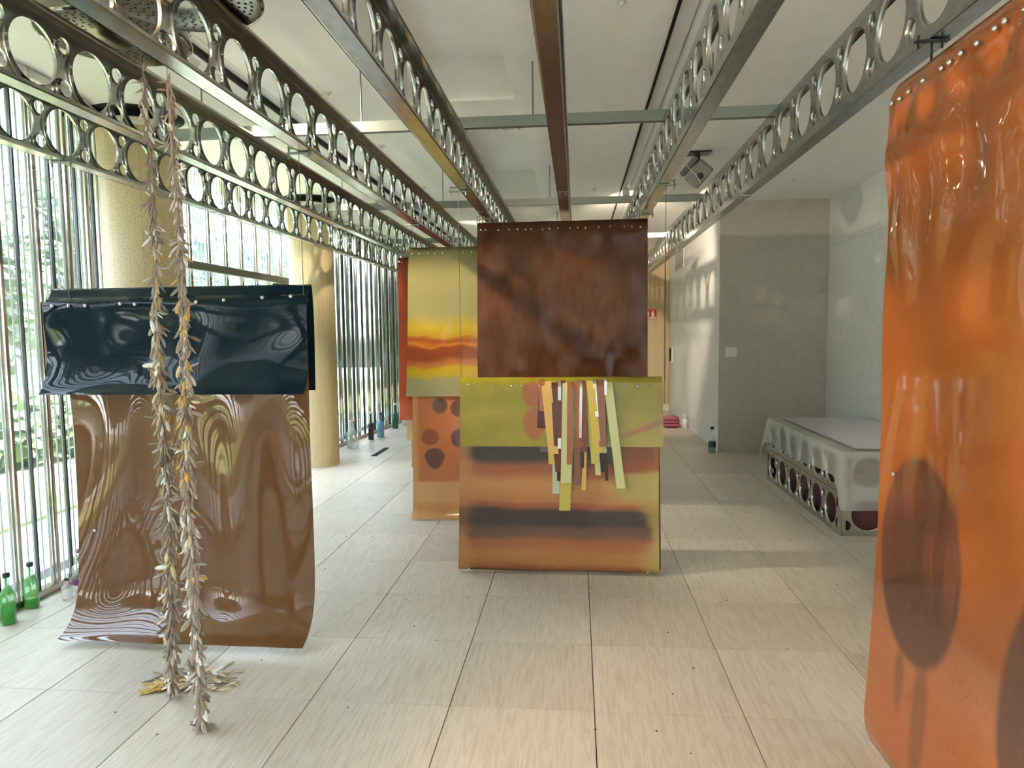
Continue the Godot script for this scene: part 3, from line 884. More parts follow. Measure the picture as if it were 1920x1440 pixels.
func red_panel() -> void:
	var o := thing("hanging_sheet", "narrow-looking red-orange sheet with brown layers below, furthest back at the left", "plastic sheet", Vector3(0, 0, -7.7), 0, "hanging dyed sheets")
	var n := noise(2.0, 3, 71)
	var tex := paint(64, 128, func(u, v):
		var k: float = n.get_noise_2d(u * 2.0, v * 2.0)
		return ramp([[0.0, c8(122, 46, 32)], [0.4, c8(150, 62, 34)], [0.84, c8(152, 60, 32)], [0.86, c8(166, 76, 44)], [1.0, c8(162, 72, 42)]], v + 0.05 * k))
	part(o, "upper_sheet", sheet([Vector2(2.34, -0.02), Vector2(2.38, -0.005), Vector2(2.37, 0.01), Vector2(1.4, 0.016), Vector2(0.56, 0.03)], span(-2.0, -0.72, -2.02, -0.72), ripple(73, 4.0, 4.0, 0.01), 30, 40), plastic(tex, Color.WHITE, 0.12, 0.5))
	part(o, "middle_sheet", sheet([Vector2(2.34, -0.006), Vector2(1.2, -0.004), Vector2(0.42, 0.0), Vector2(0.33, 0.03)], span(-1.95, -0.74, -1.95, -0.74), ripple(74, 4.0, 4.0, 0.01), 20, 30), plastic(null, c8(168, 128, 92), 0.15, 0.5))
	part(o, "lower_sheet", sheet([Vector2(2.34, -0.014), Vector2(1.2, -0.014), Vector2(0.08, -0.01), Vector2(0.015, 0.01)], span(-1.89, -0.76, -1.9, -0.76), ripple(75, 4.0, 4.0, 0.01), 20, 30), plastic(null, c8(164, 122, 84), 0.15, 0.5))
	part(o, "bar", rod(Vector3(-1.99, 2.365, -0.008), Vector3(-0.73, 2.365, -0.008), 0.009, 12), M.dark)
	var at := []
	for i in 9:
		at.append(Vector3(-1.95 + 0.15 * i, 2.345, 0.012))
	bolts(o, at, Vector3(0, 0, 1), 0.9)
	hanger(o, -1.95, 2.36, -0.008)
	hanger(o, -0.7, 2.36, -0.008)

func orange_panel() -> void:
	# hangs along the beam furthest right, facing the windows; its own x axis runs towards the camera
	var o := thing("hanging_sheet", "tall orange sheet with smoky dark discs, hung close by at the right edge", "plastic sheet", Vector3(1.075, 0, -2.53), -PI / 2, "hanging dyed sheets")
	var W := 1.5
	var n := noise(2.0, 3, 81)
	var n2 := noise(5.0, 2, 82)
	var hair := noise(3.0, 3, 83)
	var tex := paint(320, 480, func(u, v):
		var z: float = u * W            # from the left edge, metres
		var y: float = 2.3 * (1.0 - v)
		var k: float = n.get_noise_2d(u * 1.5, v * 2.0)
		var c: Color = ramp([[0.0, c8(196, 118, 70)], [0.55, c8(200, 112, 60)], [0.8, c8(214, 132, 74)], [1.0, c8(216, 132, 70)]], z / 1.2 + k * 0.3)
		c = c.lerp(c8(206, 116, 56), smoothstep(0.6, 0.75, y) * 0.6)
		c = c.lerp(c8(218, 138, 100), (1 - smoothstep(0.6, 0.64, y)) * smoothstep(0.3, 0.5, y) * 0.5)
		for d in [[0.285, 0.755, 0.245, 0.305], [0.98, 0.55, 0.25, 0.36]]:
			var q: float = disc(z, y, d[0], d[1], d[2], d[3], 0.06)
			var bars: float = smoothstep(-0.2, 0.2, sin((z - 0.06 * y) * 46.0 + k * 2.0))
			c = c.lerp(c8(116, 78, 66).lerp(c8(144, 90, 70), bars * smoothstep(0.5, 0.75, y) * (0.6 + k)), q * 0.85)
		for s in [[0.22, 0.36, 0.03, 0.1], [0.36, 0.30, 0.045, 0.2], [0.47, 0.9, 0.035, 0.1]]:
			c = c.lerp(c8(140, 88, 66), disc(z, y, s[0], s[1], s[2], s[3], 0.4) * 0.6)
		var hl: float = absf(hair.get_noise_2d(z * 1.3, y * 1.3) - 0.02)
		c = c.darkened((1.0 - smoothstep(0.0, 0.006, hl)) * 0.18 * (1.0 - smoothstep(0.5, 0.6, y)))
		return c.lightened(maxf(0.0, 0.04 * n2.get_noise_2d(u * 8.0, v * 8.0))))
	var m := plastic(tex, Color(0.82, 0.82, 0.83), 0.03, 0.3)
	m.metallic_specular = 0.5
	var r := noise(1.0, 1, 85)
	part(o, "sheet", sheet([Vector2(2.30, -0.055), Vector2(2.365, -0.042), Vector2(2.378, -0.022), Vector2(2.35, -0.002), Vector2(2.30, 0.008), Vector2(2.2, 0.012), Vector2(1.6, 0.004), Vector2(0.9, 0.0), Vector2(0.35, 0.012), Vector2(0.12, 0.02), Vector2(0.02, -0.005)],
		func(v): return Vector2(0.06 * (1.0 - smoothstep(0.0, 0.075, v)) - 0.04 * smoothstep(0.5, 1.0, v), W),
		func(u, v): return r.get_noise_2d(u * 7.0, v * 6.0) * 0.02 * smoothstep(0.03, 0.12, v) * (1.0 - smoothstep(0.2, 0.4, v)) + r.get_noise_2d(u * 2.0, v * 1.5 + 7.0) * 0.006 * smoothstep(0.06, 0.3, v), 90, 120), m)
	part(o, "bar", rod(Vector3(0.05, 2.345, -0.022), Vector3(W + 0.01, 2.345, -0.022), 0.011, 12), M.dark)
	var at := []
	for z in [-2.493, -2.437, -2.376, -2.284, -2.178, -2.133, -2.075, -1.998, -1.919, -1.878, -1.80, -1.74, -1.65, -1.58, -1.49, -1.42, -1.33, -1.25, -1.15]:
		at.append(Vector3(z + 2.53, 2.305 + rng.randf_range(-0.003, 0.003), 0.006))
	bolts(o, at, Vector3(0, 0, 1), 1.0)
	bolts(o, [Vector3(0.128, 1.06, 0.004)], Vector3(0, 0, 1), 1.0)
	# clamps from the beam's lower flange out to the bar
	for x in [0.22, 1.25]:
		var st := begin()
		rbox(st, Vector3(x, 2.432, -0.02), Vector3(0.02, 0.006, 0.1), 0.001)
		tube(st, [Vector3(x, 2.45, 0.02), Vector3(x, 2.41, 0.02)], 0.004, 8)
		tube(st, [Vector3(x, 2.45, -0.05), Vector3(x, 2.41, -0.05)], 0.004, 8)
		tube(st, [Vector3(x, 2.43, -0.02), Vector3(x, 2.345, -0.02)], 0.004, 8)
		part(o, "clamp", done(st), M.dark)

# ------------------------------------------------------------------ bench, drums
func make_bench() -> void:
	var x0 := 1.965
	var x1 := 2.98
	var z0 := -5.262      # near end
	var z1 := -7.289
	var o := thing("steel_bench", "low bench of two stacked tiers of perforated steel channel against the right wall", "bench", Vector3(x0, 0, z0))
	var L := z0 - z1
	var W := x1 - x0
	var pitch := 0.3185
	var n_long := 6
	var off := L / 2
	for tier in 2:
		var y := 0.002 + tier * 0.3155
		# long side towards the room: the rims turn inwards
		for side in 2:
			var first := -n_long / 2
			var mesh := web_mesh(first, first + n_long - 1, pitch)
			var w := part(o, "web", mesh, M.steel, Vector3(0 if side == 0 else W, y, -off + pitch / 2 - 0.02))
			var st := begin()
			for e in [[-L / 2, -(n_long / 2 + 0.5) * pitch + pitch / 2 - pitch / 2 + 0.0]]:
				pass
			# solid end pieces and flanges
			var lo := first * pitch - pitch / 2
			var hi := (first + n_long - 1) * pitch + pitch / 2
			var za := -L / 2 - (pitch / 2 - 0.02)
			var zb := L / 2 - (pitch / 2 - 0.02)
			st.set_smooth_group(-1)
			for pr in [[za, lo], [hi, zb]]:
				if pr[1] - pr[0] > 0.002:
					rbox(st, Vector3(0, WEB / 2, (pr[0] + pr[1]) / 2), Vector3(0.002, WEB, pr[1] - pr[0]))
			rbox(st, Vector3(0.035, 0.001, (za + zb) / 2), Vector3(0.07, 0.002, zb - za))
			rbox(st, Vector3(0.035, WEB - 0.001, (za + zb) / 2), Vector3(0.07, 0.002, zb - za))
			var fl := part(o, "flange", done(st), M.steel, w.position)
			if side == 1:
				fl.scale.x = 1
				fl.position.x = W - 0.07
		for e in 2:
			var mesh2 := web_mesh(-1, 1, pitch)
			var w2 := part(o, "end_web", mesh2, M.steel, Vector3(W / 2 , y, -0.001 if e == 0 else -L + 0.001))
			w2.rotation.y = PI / 2
			var st2 := begin()
			for pr in [[-W / 2, -1.5 * pitch], [1.5 * pitch, W / 2]]:
				rbox(st2, Vector3((pr[0] + pr[1]) / 2, WEB / 2, 0), Vector3(absf(pr[1] - pr[0]), WEB, 0.002))
			part(o, "end_plate", done(st2), M.steel, w2.position)
		part(o, "inner_box", box(Vector3(W - 0.16, WEB - 0.01, L - 0.16), 0.004), mat(c8(84, 40, 44), 0.7), Vector3(W / 2, y + WEB / 2, -L / 2))
	part(o, "top_plate", box(Vector3(W, 0.004, L), 0.001), M.steel, Vector3(W / 2, 0.635, -L / 2))
	# sheer cloth hanging over the room side and the near end
	var cloth_m := glass(c8(232, 234, 228), 0.34, 0.6)
	cloth_m.backlight_enabled = true
	cloth_m.backlight = Color(0.8, 0.8, 0.8)
	var cl := thing("sheer_cloth", "sheer white cloth draped over the edge of the steel bench", "cloth", Vector3(x0, 0.6385, z0))
	var fn := noise(1.0, 2, 91)
	var hang := surface(80, 24, func(u, v):
		# from the far corner along the room side, round the near corner, along the near end
		var s: float = u * (L + 0.2 + 0.75)
		var drop: float = 0.225 + 0.025 * sin(s * 2.2) + 0.24 * smoothstep(L - 0.12, L + 0.1, s) - 0.02 * smoothstep(L + 0.2, L + 0.9, s) + 0.22 * (1.0 - smoothstep(0.0, 0.14, s))
		var flare: float = v * (0.012 + 0.02 * (0.5 + 0.5 * sin(s * 7.0)) + 0.07 * (1.0 - smoothstep(0.0, 0.25, s)))
		var p: Vector3
		var nn: Vector3
		if s < L + 0.08:
			var zz: float = minf(s, L)
			p = Vector3(0, 0, -L - 0.1 + zz + 0.1)
			p = Vector3(0, 0, -L + zz)
			nn = Vector3(-1, 0, 0)
			if s > L:
				var a: float = (s - L) / 0.08 * PI / 4
				nn = Vector3(-cos(a), 0, sin(a))
		else:
			p = Vector3(maxf(0.0, s - L - 0.16), 0, 0)
			nn = Vector3(0, 0, 1)
			if s < L + 0.16:
				var a2: float = PI / 4 + (s - L - 0.08) / 0.08 * PI / 4
				nn = Vector3(-cos(a2), 0, sin(a2))
		var fold: float = 0.01 * fn.get_noise_2d(s * 3.0, v) * v
		return p + nn * (0.004 + flare + fold) + Vector3(0, -v * drop + 0.001, 0))
	part(cl, "side_drop", hang, cloth_m)
	part(cl, "top_cover", surface(8, 8, func(u, v): return Vector3(u * W, 0.002, -v * L)), cloth_m)
	# the flat lilac screen on top
	var sc := thing("flat_screen", "flat lilac picture panel lying on the steel bench", "screen", Vector3(x0 + 0.12, 0.6415, z0 - 0.07))
	var sm := mat(c8(212, 206, 224), 0.16)
	part(sc, "picture", surface(1, 1, func(u, v): return Vector3(u * 0.78, 0.0085, -v * 1.85)), sm)
	part(sc, "casing", box(Vector3(0.8, 0.008, 1.87), 0.002), M.grey_plastic, Vector3(0.39, 0.004, -0.925))

func make_drums() -> void:
	var places := [Vector3(-1.935, 2.80, -2.847), Vector3(-1.42, 2.757, -2.44)]
	var said := ["perforated stainless steel drum resting on the second beam, its holed base seen from below", "polished stainless steel drum at the top edge, right of the holed drum base"]
	for i in 2:
		var o := thing("steel_drum", said[i], "drum", places[i], 0.4 * i, "steel drums above the beams")
		var R := 0.294
		var H: float = CEIL - places[i].y - 0.012
		part(o, "wall", turned([Vector2(R - 0.012, 0.0), Vector2(R, 0.003), Vector2(R + 0.003, 0.01), Vector2(R, 0.022), Vector2(R - 0.004, 0.03), Vector2(R - 0.004, H - 0.03), Vector2(R, H - 0.02), Vector2(R + 0.003, H - 0.008), Vector2(R, H)], 64), M.chrome)
		# the base: a flat plate with raised hub, ribs and round holes
		part(o, "base", turned([Vector2(R - 0.012, 0.0), Vector2(R - 0.03, 0.006), Vector2(0.1, 0.006), Vector2(0.085, -0.006), Vector2(0.05, -0.012), Vector2(0, -0.012)], 64), mat(c8(128, 122, 108), 0.28, 1.0))
		var st := begin()
		for ring in 7:
			var rr := 0.12 + ring * 0.022
			var cnt := 18 + ring * 5
			for k in cnt:
				var a := TAU * k / cnt + ring * 0.3
				lathe(st, [Vector2(0.006, 0.0045), Vector2(0.0, 0.0045)], 8, Transform3D(Basis(), Vector3(rr * cos(a), 0.0005, rr * sin(a))))
		var holes := part(o, "holes", done(st), M.black)
		holes.set_meta("kind", "stuff")
		st = begin()
		for row in 5:
			for k in 40:
				var a := TAU * k / 40 + row * 0.08
				var d := Vector3(cos(a), 0, sin(a))
				tube(st, [d * (R - 0.006) + Vector3(0, 0.06 + row * 0.05, 0), d * (R - 0.0028) + Vector3(0, 0.06 + row * 0.05, 0)], 0.0045, 6)
		var slots := part(o, "wall_holes", done(st), M.black)
		slots.set_meta("kind", "stuff")
		for k in 3:
			var a := TAU * k / 3 + 0.5
			part(o, "lifter", box(Vector3(0.05, 0.2, 0.03), 0.012), M.chrome, Vector3(cos(a) * (R + 0.004), 0.15, sin(a) * (R + 0.004)))

# ------------------------------------------------------------------ dried leaves
func leaf_mesh(bend: float, w: float, sd: int) -> ArrayMesh:
	# a dry, folded, pod-like leaf one unit long, growing along +y
	return surface(6, 5, func(u, v):
		var a: float = u * TAU
		var r: float = w * pow(sin(PI * clampf(0.06 + v * 0.9, 0, 1)), 0.6) * (0.55 + 0.45 * v)
		return Vector3(cos(a) * r, v, sin(a) * r * 0.5 + bend * v * v + 0.03 * sin(v * 6.0 + sd)))

func make_garlands() -> void:
	var leaves := [leaf_mesh(0.1, 0.17, 1), leaf_mesh(-0.18, 0.19, 2), leaf_mesh(0.25, 0.14, 3), leaf_mesh(0.0, 0.2, 4)]
	var tones := []
	for c in [c8(204, 197, 186), c8(228, 223, 213), c8(150, 136, 122), c8(186, 150, 82), c8(208, 160, 70), c8(112, 94, 78), c8(204, 184, 142)]:
		tones.append(mat(c, 0.75))
	var lines := [
		[Vector3(-1.69, 2.585, -2.64), Vector3(-1.68, 2.03, -2.65), Vector3(-1.70, 1.575, -2.66), Vector3(-1.70, 1.18, -2.67), Vector3(-1.692, 0.74, -2.68), Vector3(-1.735, 0.05, -2.69)],
		[Vector3(-1.487, 2.49, -2.475), Vector3(-1.474, 2.0, -2.475), Vector3(-1.472, 1.57, -2.475), Vector3(-1.488, 1.0, -2.475), Vector3(-1.483, 0.58, -2.473), Vector3(-1.476, 0.01, -2.47)]]
	var said := ["left of two hanging strands of dried leaves, greyer and ending above the pile", "right of two hanging strands of dried leaves, ochre at the top and reaching the floor"]
	for g in 2:
		var o := thing("leaf_strand", said[g], "dried garland", Vector3(lines[g][0].x, 0, lines[g][0].z), 0, "dried leaf strands")
		var base := o.position
		var c := Curve3D.new()
		for p in lines[g]:
			c.add_point(p - base)
		var L := c.get_baked_length()
		var pts := []
		for k in 41:
			pts.append(c.sample_baked(L * k / 40, true) + Vector3(rng.randf_range(-1, 1), 0, rng.randf_range(-1, 1)) * 0.006)
		var st := begin()
		var radii := []
		for k in 41:
			radii.append(lerpf(0.003, 0.009, k / 40.0) * (1.0 if k < 38 else 0.6))
		tube(st, pts, radii, 6)
		part(o, "stem", done(st), tones[2])
		part(o, "wire", rod(pts[0], pts[0] + Vector3(0, 0.17, 0), 0.001, 5), M.wire)
		var total := 900
		var rest := begin()
		for i in total:
			# sparse twigs at the top, dense pods below
			var f := pow(rng.randf(), 0.72)
			if i % 2 == 0:
				f = rng.randf()
			f = clampf(f, 0.0, 0.99)
			var at := c.sample_baked(L * f, true)
			var dense := smoothstep(0.15, 0.6, f)
			var tip := 1.0 - smoothstep(0.9, 1.0, f)
			var a := rng.randf() * TAU
			var out := Vector3(cos(a), 0, sin(a))
			var flare := rng.randf_range(0.05, 0.5) if rng.randf() < 0.86 else rng.randf_range(0.6, 1.5)
			var dir := (Vector3.DOWN * cos(flare) + out * sin(flare)).normalized()
			if rng.randf() < 0.1:
				dir.y = -dir.y
			var size := rng.randf_range(0.036, 0.07) * (0.85 + 0.15 * dense)
			var thick := 0.65 if f < 0.22 else 1.0
			var q := Quaternion(Vector3.UP, dir) if dir.dot(Vector3.UP) > -0.999 else Quaternion(Vector3.RIGHT, PI)
			var b := Basis(q) * Basis(Vector3.UP, rng.randf() * TAU) * Basis.from_scale(Vector3(size * 1.05 * thick, size, size * 1.05 * thick))
			var pos := at + out * rng.randf_range(0.0, 0.016) * (0.4 + 0.6 * dense) * (0.4 + 0.6 * tip)
			pos.y = maxf(pos.y, size * maxf(0.0, -dir.y) - base.y + 0.004)
			var pick := rng.randf()
			var t: int
			if g == 1 and f < 0.62:
				t = 3 if pick < 0.2 else (4 if pick < 0.34 else (6 if pick < 0.46 else (5 if pick < 0.56 else rng.randi_range(0, 2))))
			elif g == 0 and f < 0.55:
				t = 6 if pick < 0.3 else (0 if pick < 0.6 else rng.randi_range(0, 3))
			else:
				t = 0 if pick < 0.3 else (1 if pick < 0.5 else (2 if pick < 0.68 else (3 if pick < 0.78 else (5 if pick < 0.9 else 6))))
			if f < 0.25:
				t = rng.randi_range(0, 2)
			if i < 300:
				var lf := part(o, "leaf", leaves[i % 4], tones[t], pos)
				lf.basis = b
			else:
				rest.append_from(leaves[i % 4], 0, Transform3D(b, pos))
		var rm := part(o, "inner_leaves", rest.commit(), tones[2])
		rm.set_meta("kind", "stuff")
	var pile := thing("leaf_pile", "small heap of dried leaves on the floor under the two strands", "leaf litter", Vector3(-1.73, 0, -2.82))
	for i in 190:
		var p := Vector2(rng.randfn() * 0.07, rng.randfn() * 0.04)
		if i % 5 == 0:
			p = Vector2(rng.randf_range(-0.15, -0.03), 0)
			p.y = -p.x * 0.55 + rng.randf_range(-0.02, 0.03) 
		var size := rng.randf_range(0.04, 0.075)
		var a := rng.randf_range(-0.6, 0.9) + (PI if rng.randf() < 0.5 else 0.0)
		var b := Basis(Vector3.UP, a) * Basis(Vector3.BACK, -PI / 2 + rng.randf_range(-0.15, 0.35)) * Basis(Vector3.UP, PI / 2) * Basis.from_scale(Vector3(size * 1.1, size, size * 1.1))
		var h := 0.008 + rng.randf() * 0.03 * clampf(1.0 - absf(p.x) * 7.0, 0.05, 1.0)
		var lf := part(pile, "leaf", leaves[i % 4], tones[[3, 6, 6, 1, 2][i % 5]], Vector3(p.x, h, p.y))
		lf.basis = b

# ------------------------------------------------------------------ bottles
func bottle(at: Vector3, h: float, r: float, neck: float, color: Color, alpha: float, said: String, cap: Color, fill := 0.0, fill_color := Color.WHITE, group := "bottles along the glass") -> Node3D:
	var o := thing("glass_bottle", said, "bottle", at, 0, group)
	var rn := r * 0.36
	part(o, "body", turned([Vector2(0, 0.003), Vector2(r * 0.8, 0.0), Vector2(r, 0.008), Vector2(r, h * 0.55), Vector2(r * 0.93, h * 0.62), Vector2(rn * 1.5, h * neck), Vector2(rn, h * (neck + 0.06)), Vector2(rn, h * 0.93), Vector2(rn * 1.2, h * 0.94), Vector2(rn * 1.2, h * 0.97), Vector2(rn * 0.9, h * 0.975)], 24), glass(color, alpha, 0.05))
	part(o, "cap", turned([Vector2(0, h * 0.955), Vector2(rn * 1.35, h * 0.955), Vector2(rn * 1.35, h * 1.03), Vector2(rn * 1.1, h * 1.045), Vector2(0, h * 1.045)], 16), mat(cap, 0.4))
	if fill > 0:
		part(o, "liquid", turned([Vector2(0, 0.008), Vector2(r * 0.9, 0.008), Vector2(r * 0.9, h * fill), Vector2(0, h * fill)], 24), glass(fill_color, 0.75, 0.05))
	return o

func make_bottles() -> void:
	var dk := c8(26, 30, 26)
	bottle(Vector3(-3.085, 0, -3.37), 0.27, 0.036, 0.72, c8(60, 176, 60), 0.55, "green glass bottle nearest the left edge on the floor by the glass", dk, 0.42, c8(14, 70, 24))
	bottle(Vector3(-3.13, 0, -3.585), 0.255, 0.036, 0.72, c8(66, 186, 66), 0.5, "green glass bottle with a dark cap, just behind the nearest one at the left edge", dk, 0.2, c8(20, 90, 30))
	var b := bottle(Vector3(-3.02, 0, -3.86), 0.25, 0.06, 0.7, c8(222, 228, 224), 0.22, "clear bottle with purple label and green sprig, left of the brown sheet", c8(96, 84, 74))
	part(b, "label_paper", turned([Vector2(0.0605, 0.05), Vector2(0.0605, 0.085)], 24), mat(c8(110, 52, 112), 0.6))
	var st := begin()
	for k in 26:
		var a := rng.randf() * TAU
		rbox(st, Vector3(cos(a) * rng.randf_range(0, 0.03), 0.19 + rng.randf_range(-0.02, 0.02), sin(a) * 0.025), Vector3(0.016, 0.002, 0.01), 0, Basis.from_euler(Vector3(rng.randf(), a, rng.randf())))
	part(b, "sprig", done(st), mat(c8(150, 176, 78), 0.6))
	bottle(Vector3(-3.02, 0, -3.72), 0.12, 0.03, 0.7, c8(230, 232, 230), 0.35, "small clear bottle in front of the jar with the green sprig", c8(40, 36, 40))
	# the group by the far glazing
	var g := bottle(Vector3(-3.05, 0, -9.05), 0.36, 0.075, 0.72, c8(214, 222, 216), 0.35, "wide clear bottle with red flowers, first of those by the far glazing", c8(220, 220, 216))
	var fs := begin()
	for k in 9:
		var fa := TAU * k / 9
		lathe(fs, [Vector2(0, -0.012), Vector2(0.012, 0), Vector2(0, 0.012)], 6, Transform3D(Basis(), Vector3(cos(fa) * 0.04 + 0.03, 0.36 + 0.02 * sin(k * 2.0), sin(fa) * 0.03)))
	part(g, "flowers", done(fs), mat(c8(176, 60, 66), 0.6))
	bottle(Vector3(-3.0, 0, -9.75), 0.4, 0.042, 0.6, c8(42, 34, 34), 0.92, "tall dark bottle between the clear and the blue one by the far glazing", c8(220, 220, 222))
	bottle(Vector3(-2.93, 0, -10.0), 0.36, 0.055, 0.66, c8(110, 170, 214), 0.75, "blue bottle with a green cap by the far glazing", c8(40, 110, 96))
	bottle(Vector3(-2.96, 0, -10.95), 0.4, 0.05, 0.62, c8(44, 110, 90), 0.8, "dark green bottle by the far glazing", c8(200, 206, 204), 0.4, c8(50, 120, 40))
	bottle(Vector3(-2.9, 0, -11.35), 0.34, 0.05, 0.6, c8(228, 232, 230), 0.8, "white bottle with a dark cap, last of those by the far glazing", c8(60, 60, 60))
	# by the right wall
	var gl := bottle(Vector3(1.69, 0, -8.78), 0.32, 0.048, 0.68, c8(206, 222, 212), 0.25, "clear bottle half full of green liquid at the white wall's corner", c8(24, 24, 26), 0.5, c8(70, 130, 86), "")
	part(gl, "label_paper", turned([Vector2(0.0485, 0.08), Vector2(0.0485, 0.15)], 24), mat(c8(40, 66, 56), 0.6))
	bottle(Vector3(1.705, 0, -11.1), 0.2, 0.045, 0.62, c8(232, 230, 228), 0.95, "white plastic bottle standing beside the red bundle", c8(226, 222, 220), 0.0, Color.WHITE, "")

func make_details() -> void:
	# folded red bundle at the foot of the white wall
	var o := thing("cloth_bundle", "folded red and pink patterned cloth bundle on the floor at the white wall", "bundle", Vector3(1.5, 0, -11.15))
	var n := noise(1.0, 3, 101)
	var red := tri_mat(noise_tex(0.06, [[0.0, c8(70, 20, 26)], [0.4, c8(132, 46, 60)], [0.6, c8(196, 126, 140)], [1.0, c8(120, 36, 48)]], 3, 104), Vector3(3, 3, 3), 0.85)
	for k in 3:
		part(o, "fold", surface(28, 12, func(u, v):
			var a: float = u * TAU
			var t: float = (v - 0.5) * PI
			var rr: float = 1.0 + 0.12 * n.get_noise_2d(u * 4.0 + k * 3.0, v * 4.0)
			return Vector3(signf(cos(a)) * pow(absf(cos(a)), 0.6) * 0.15 * cos(t) * rr * (1.0 - 0.08 * k), 0.042 + 0.05 * k + 0.042 * sin(t) * rr, signf(sin(a)) * pow(absf(sin(a)), 0.6) * 0.13 * cos(t) * rr)), red)
	# fire extinguisher sign on the stone wall
	var s := thing("safety_sign", "small red extinguisher sign on the far stone wall, right of the brown sheet", "sign", Vector3(1.40, 1.86, -13.44))
	part(s, "board", box(Vector3(0.24, 0.19, 0.012), 0.003), mat(c8(200, 40, 44), 0.5))
	part(s, "caption_strip", box(Vector3(0.22, 0.022, 0.004), 0.001), M.white, Vector3(0, -0.072, 0.008))
	var st := begin()
	rbox(st, Vector3(-0.045, 0.0, 0.008), Vector3(0.05, 0.085, 0.004), 0.001)
	rbox(st, Vector3(-0.045, 0.058, 0.008), Vector3(0.02, 0.03, 0.004), 0.001)
	rbox(st, Vector3(-0.06, 0.066, 0.008), Vector3(0.05, 0.008, 0.004), 0.001)
	rbox(st, Vector3(0.05, -0.005, 0.008), Vector3(0.045, 0.09, 0.004), 0.001)
	rbox(st, Vector3(0.055, 0.05, 0.008), Vector3(0.02, 0.04, 0.004), 0.001, Basis(Vector3.BACK, 0.4))
	part(s, "pictogram", done(st), M.white)
	# air grille high on the white wall
	var v := thing("air_grille", "white slatted air grille high on the white side wall", "vent", Vector3(1.768, 2.84, -12.2))
	part(v, "frame", box(Vector3(0.012, 0.5, 0.95), 0.003), M.white)
	part(v, "backing", box(Vector3(0.004, 0.46, 0.9)), M.dark, Vector3(-0.007, 0, 0))  # dark plate added to colour the gaps between slats as shade
	for k in 14:
		part(v, "slat", box(Vector3(0.012, 0.018, 0.86), 0.002, Vector3.ZERO, Basis(Vector3.BACK, 0.5)), M.white, Vector3(-0.014, -0.21 + 0.0325 * k, 0))
	# switch plate
	var sw := thing("switch_plate", "square white switch plate on the alcove wall toned down for shade", "switch", Vector3(1.92, 1.27, -8.826))
	part(sw, "plate", box(Vector3(0.145, 0.125, 0.01), 0.003), M.white)
	part(sw, "rocker", box(Vector3(0.11, 0.09, 0.006), 0.002), M.white, Vector3(0, 0, 0.006))
	# leaflet holder
	var lh := thing("wall_phone", "small dark and white entry phone on the white wall beside the stone", "entry phone", Vector3(1.75, 1.1, -12.95))
	part(lh, "panel", box(Vector3(0.03, 0.3, 0.2), 0.004), M.white)
	part(lh, "handset", box(Vector3(0.035, 0.24, 0.06), 0.012), M.dark, Vector3(-0.03, 0, -0.03))
	# crack lines of the alcove wall are filled joints
	# loudspeaker
	var sp := thing("loudspeaker", "grey box loudspeaker on a ceiling bracket at the right, above the far beams", "loudspeaker", Vector3(1.09, CEIL, -6.4))
	part(sp, "ceiling_plate", box(Vector3(0.2, 0.012, 0.16), 0.003), M.dark, Vector3(0, -0.006, 0))
	part(sp, "bracket", box(Vector3(0.03, 0.11, 0.1), 0.004), M.dark, Vector3(-0.01, -0.06, 0))
	var tb := Basis(Vector3.BACK, -0.72) * Basis(Vector3.RIGHT, 0.35)
	part(sp, "cabinet", box(Vector3(0.15, 0.21, 0.17), 0.012), M.grey_plastic, Vector3(0, -0.19, 0.02)).basis = tb
	part(sp, "front_grille", box(Vector3(0.05, 0.2, 0.16), 0.01), mat(c8(96, 96, 98), 0.6), Vector3(0, -0.19, 0.02) + tb * Vector3(-0.11, 0, 0)).basis = tb
	part(sp, "pivot_disc", turned([Vector2(0.028, 0), Vector2(0.028, 0.008), Vector2(0.02, 0.011), Vector2(0, 0.011)], 16), M.dark, Vector3(0, -0.19, 0.02) + tb * Vector3(0.02, 0.0, 0.085)).basis = tb * Basis(Vector3.RIGHT, PI / 2)
	st = begin()
	tube(st, [Vector3(-0.12, -0.13, 0.1), Vector3(-0.1, -0.17, 0.13), Vector3(-0.05, -0.22, 0.14), Vector3(0.0, -0.29, 0.12)], 0.003, 6)
	part(sp, "cable", done(st), M.cream)
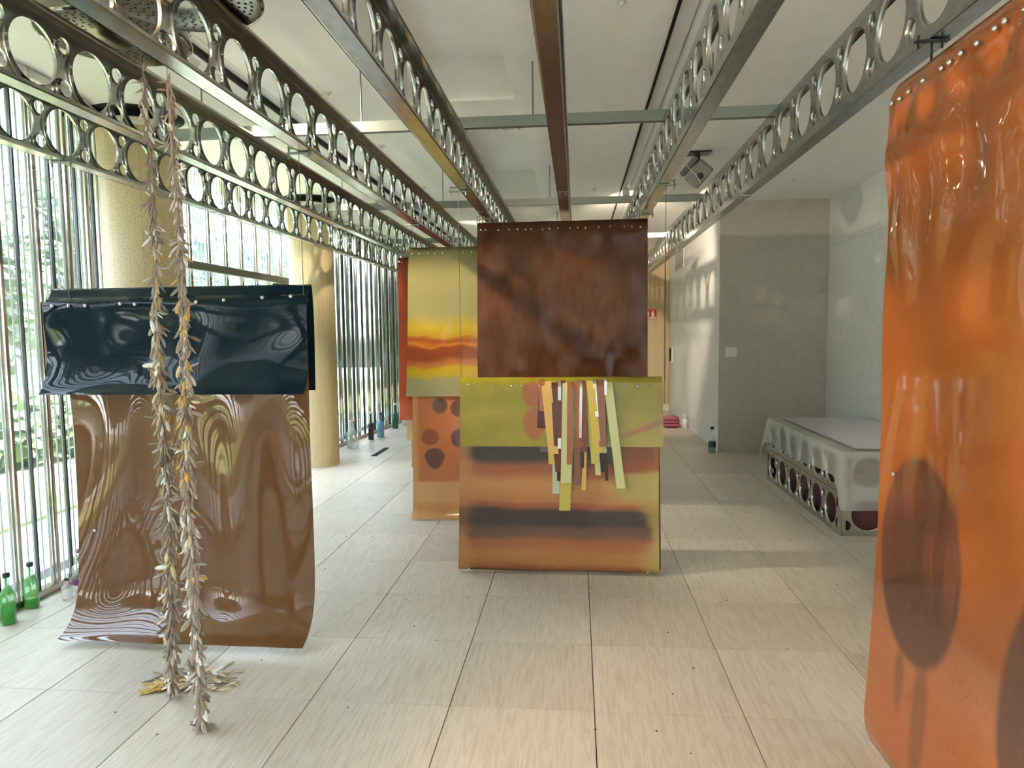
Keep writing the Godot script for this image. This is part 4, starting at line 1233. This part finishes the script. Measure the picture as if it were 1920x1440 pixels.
	# small ceiling fittings
	var fit := [[-1.612, -4.491], [-1.626, -5.79], [-1.633, -7.446], [-1.616, -8.94], [0.194, -7.834], [0.219, -3.453], [2.28, -7.654]]
	var say := ["nearest in the row left of the light wells", "second in the row left of the light wells", "third in the row left of the light wells", "furthest in the row left of the light wells", "between the centre beam and the right slot, far", "at the top edge of the view right of the centre beam", "alone above the alcove at the right"]
	for i in 7:
		var f := thing("ceiling_sensor", "tiny pale ceiling fitting, " + say[i], "ceiling fitting", Vector3(fit[i][0], CEIL, fit[i][1]), 0, "small ceiling fittings")
		part(f, "plate", box(Vector3(0.05, 0.008, 0.05), 0.002), M.white, Vector3(0, -0.004, 0))
		part(f, "head", turned([Vector2(0.014, -0.008), Vector2(0.012, -0.022), Vector2(0, -0.024)], 12), M.white)
	# ribbed clear sheet in the second light well
	var rs := thing("ribbed_sheet", "ribbed clear plastic sheet inside the second light well", "plastic panel", Vector3(-0.72, 3.25, -5.55))
	part(rs, "panel", surface(80, 1, func(u, vv): return Vector3((u - 0.5) * 0.5, 0.008 * sin(u * 80.0 * PI / 2), (vv - 0.5) * 0.75)), glass(c8(236, 238, 236), 0.6, 0.12))
	# dark floor outlet slot near the far glazing
	var sl := thing("floor_grille", "narrow dark slot grille let into the floor near the far glazing", "floor grille", Vector3(-2.57, 0.001, -8.75), 0.0)
	part(sl, "slot", box(Vector3(0.075, 0.006, 0.62), 0.001), M.black)
	for k in 6:
		part(sl, "slot_bar", box(Vector3(0.07, 0.004, 0.006), 0.001), M.gasket, Vector3(0, 0.003, -0.25 + 0.1 * k))
	# bits of dry leaf trodden over the tiles
	var cr := begin()
	for k in 60:
		var p := Vector3(rng.randf_range(-2.6, 1.6), 0.0012, -rng.randf_range(2.2, 6.5))
		rbox(cr, p, Vector3(rng.randf_range(0.004, 0.011), 0.0022, rng.randf_range(0.003, 0.007)), 0, Basis(Vector3.UP, rng.randf() * TAU))
	var crumbs := part(self, "leaf_crumbs", done(cr), mat(c8(66, 56, 44), 0.8))
	tag(crumbs, "tiny dark crumbs of dry leaf scattered over the floor tiles", "debris")
	crumbs.set_meta("kind", "stuff")
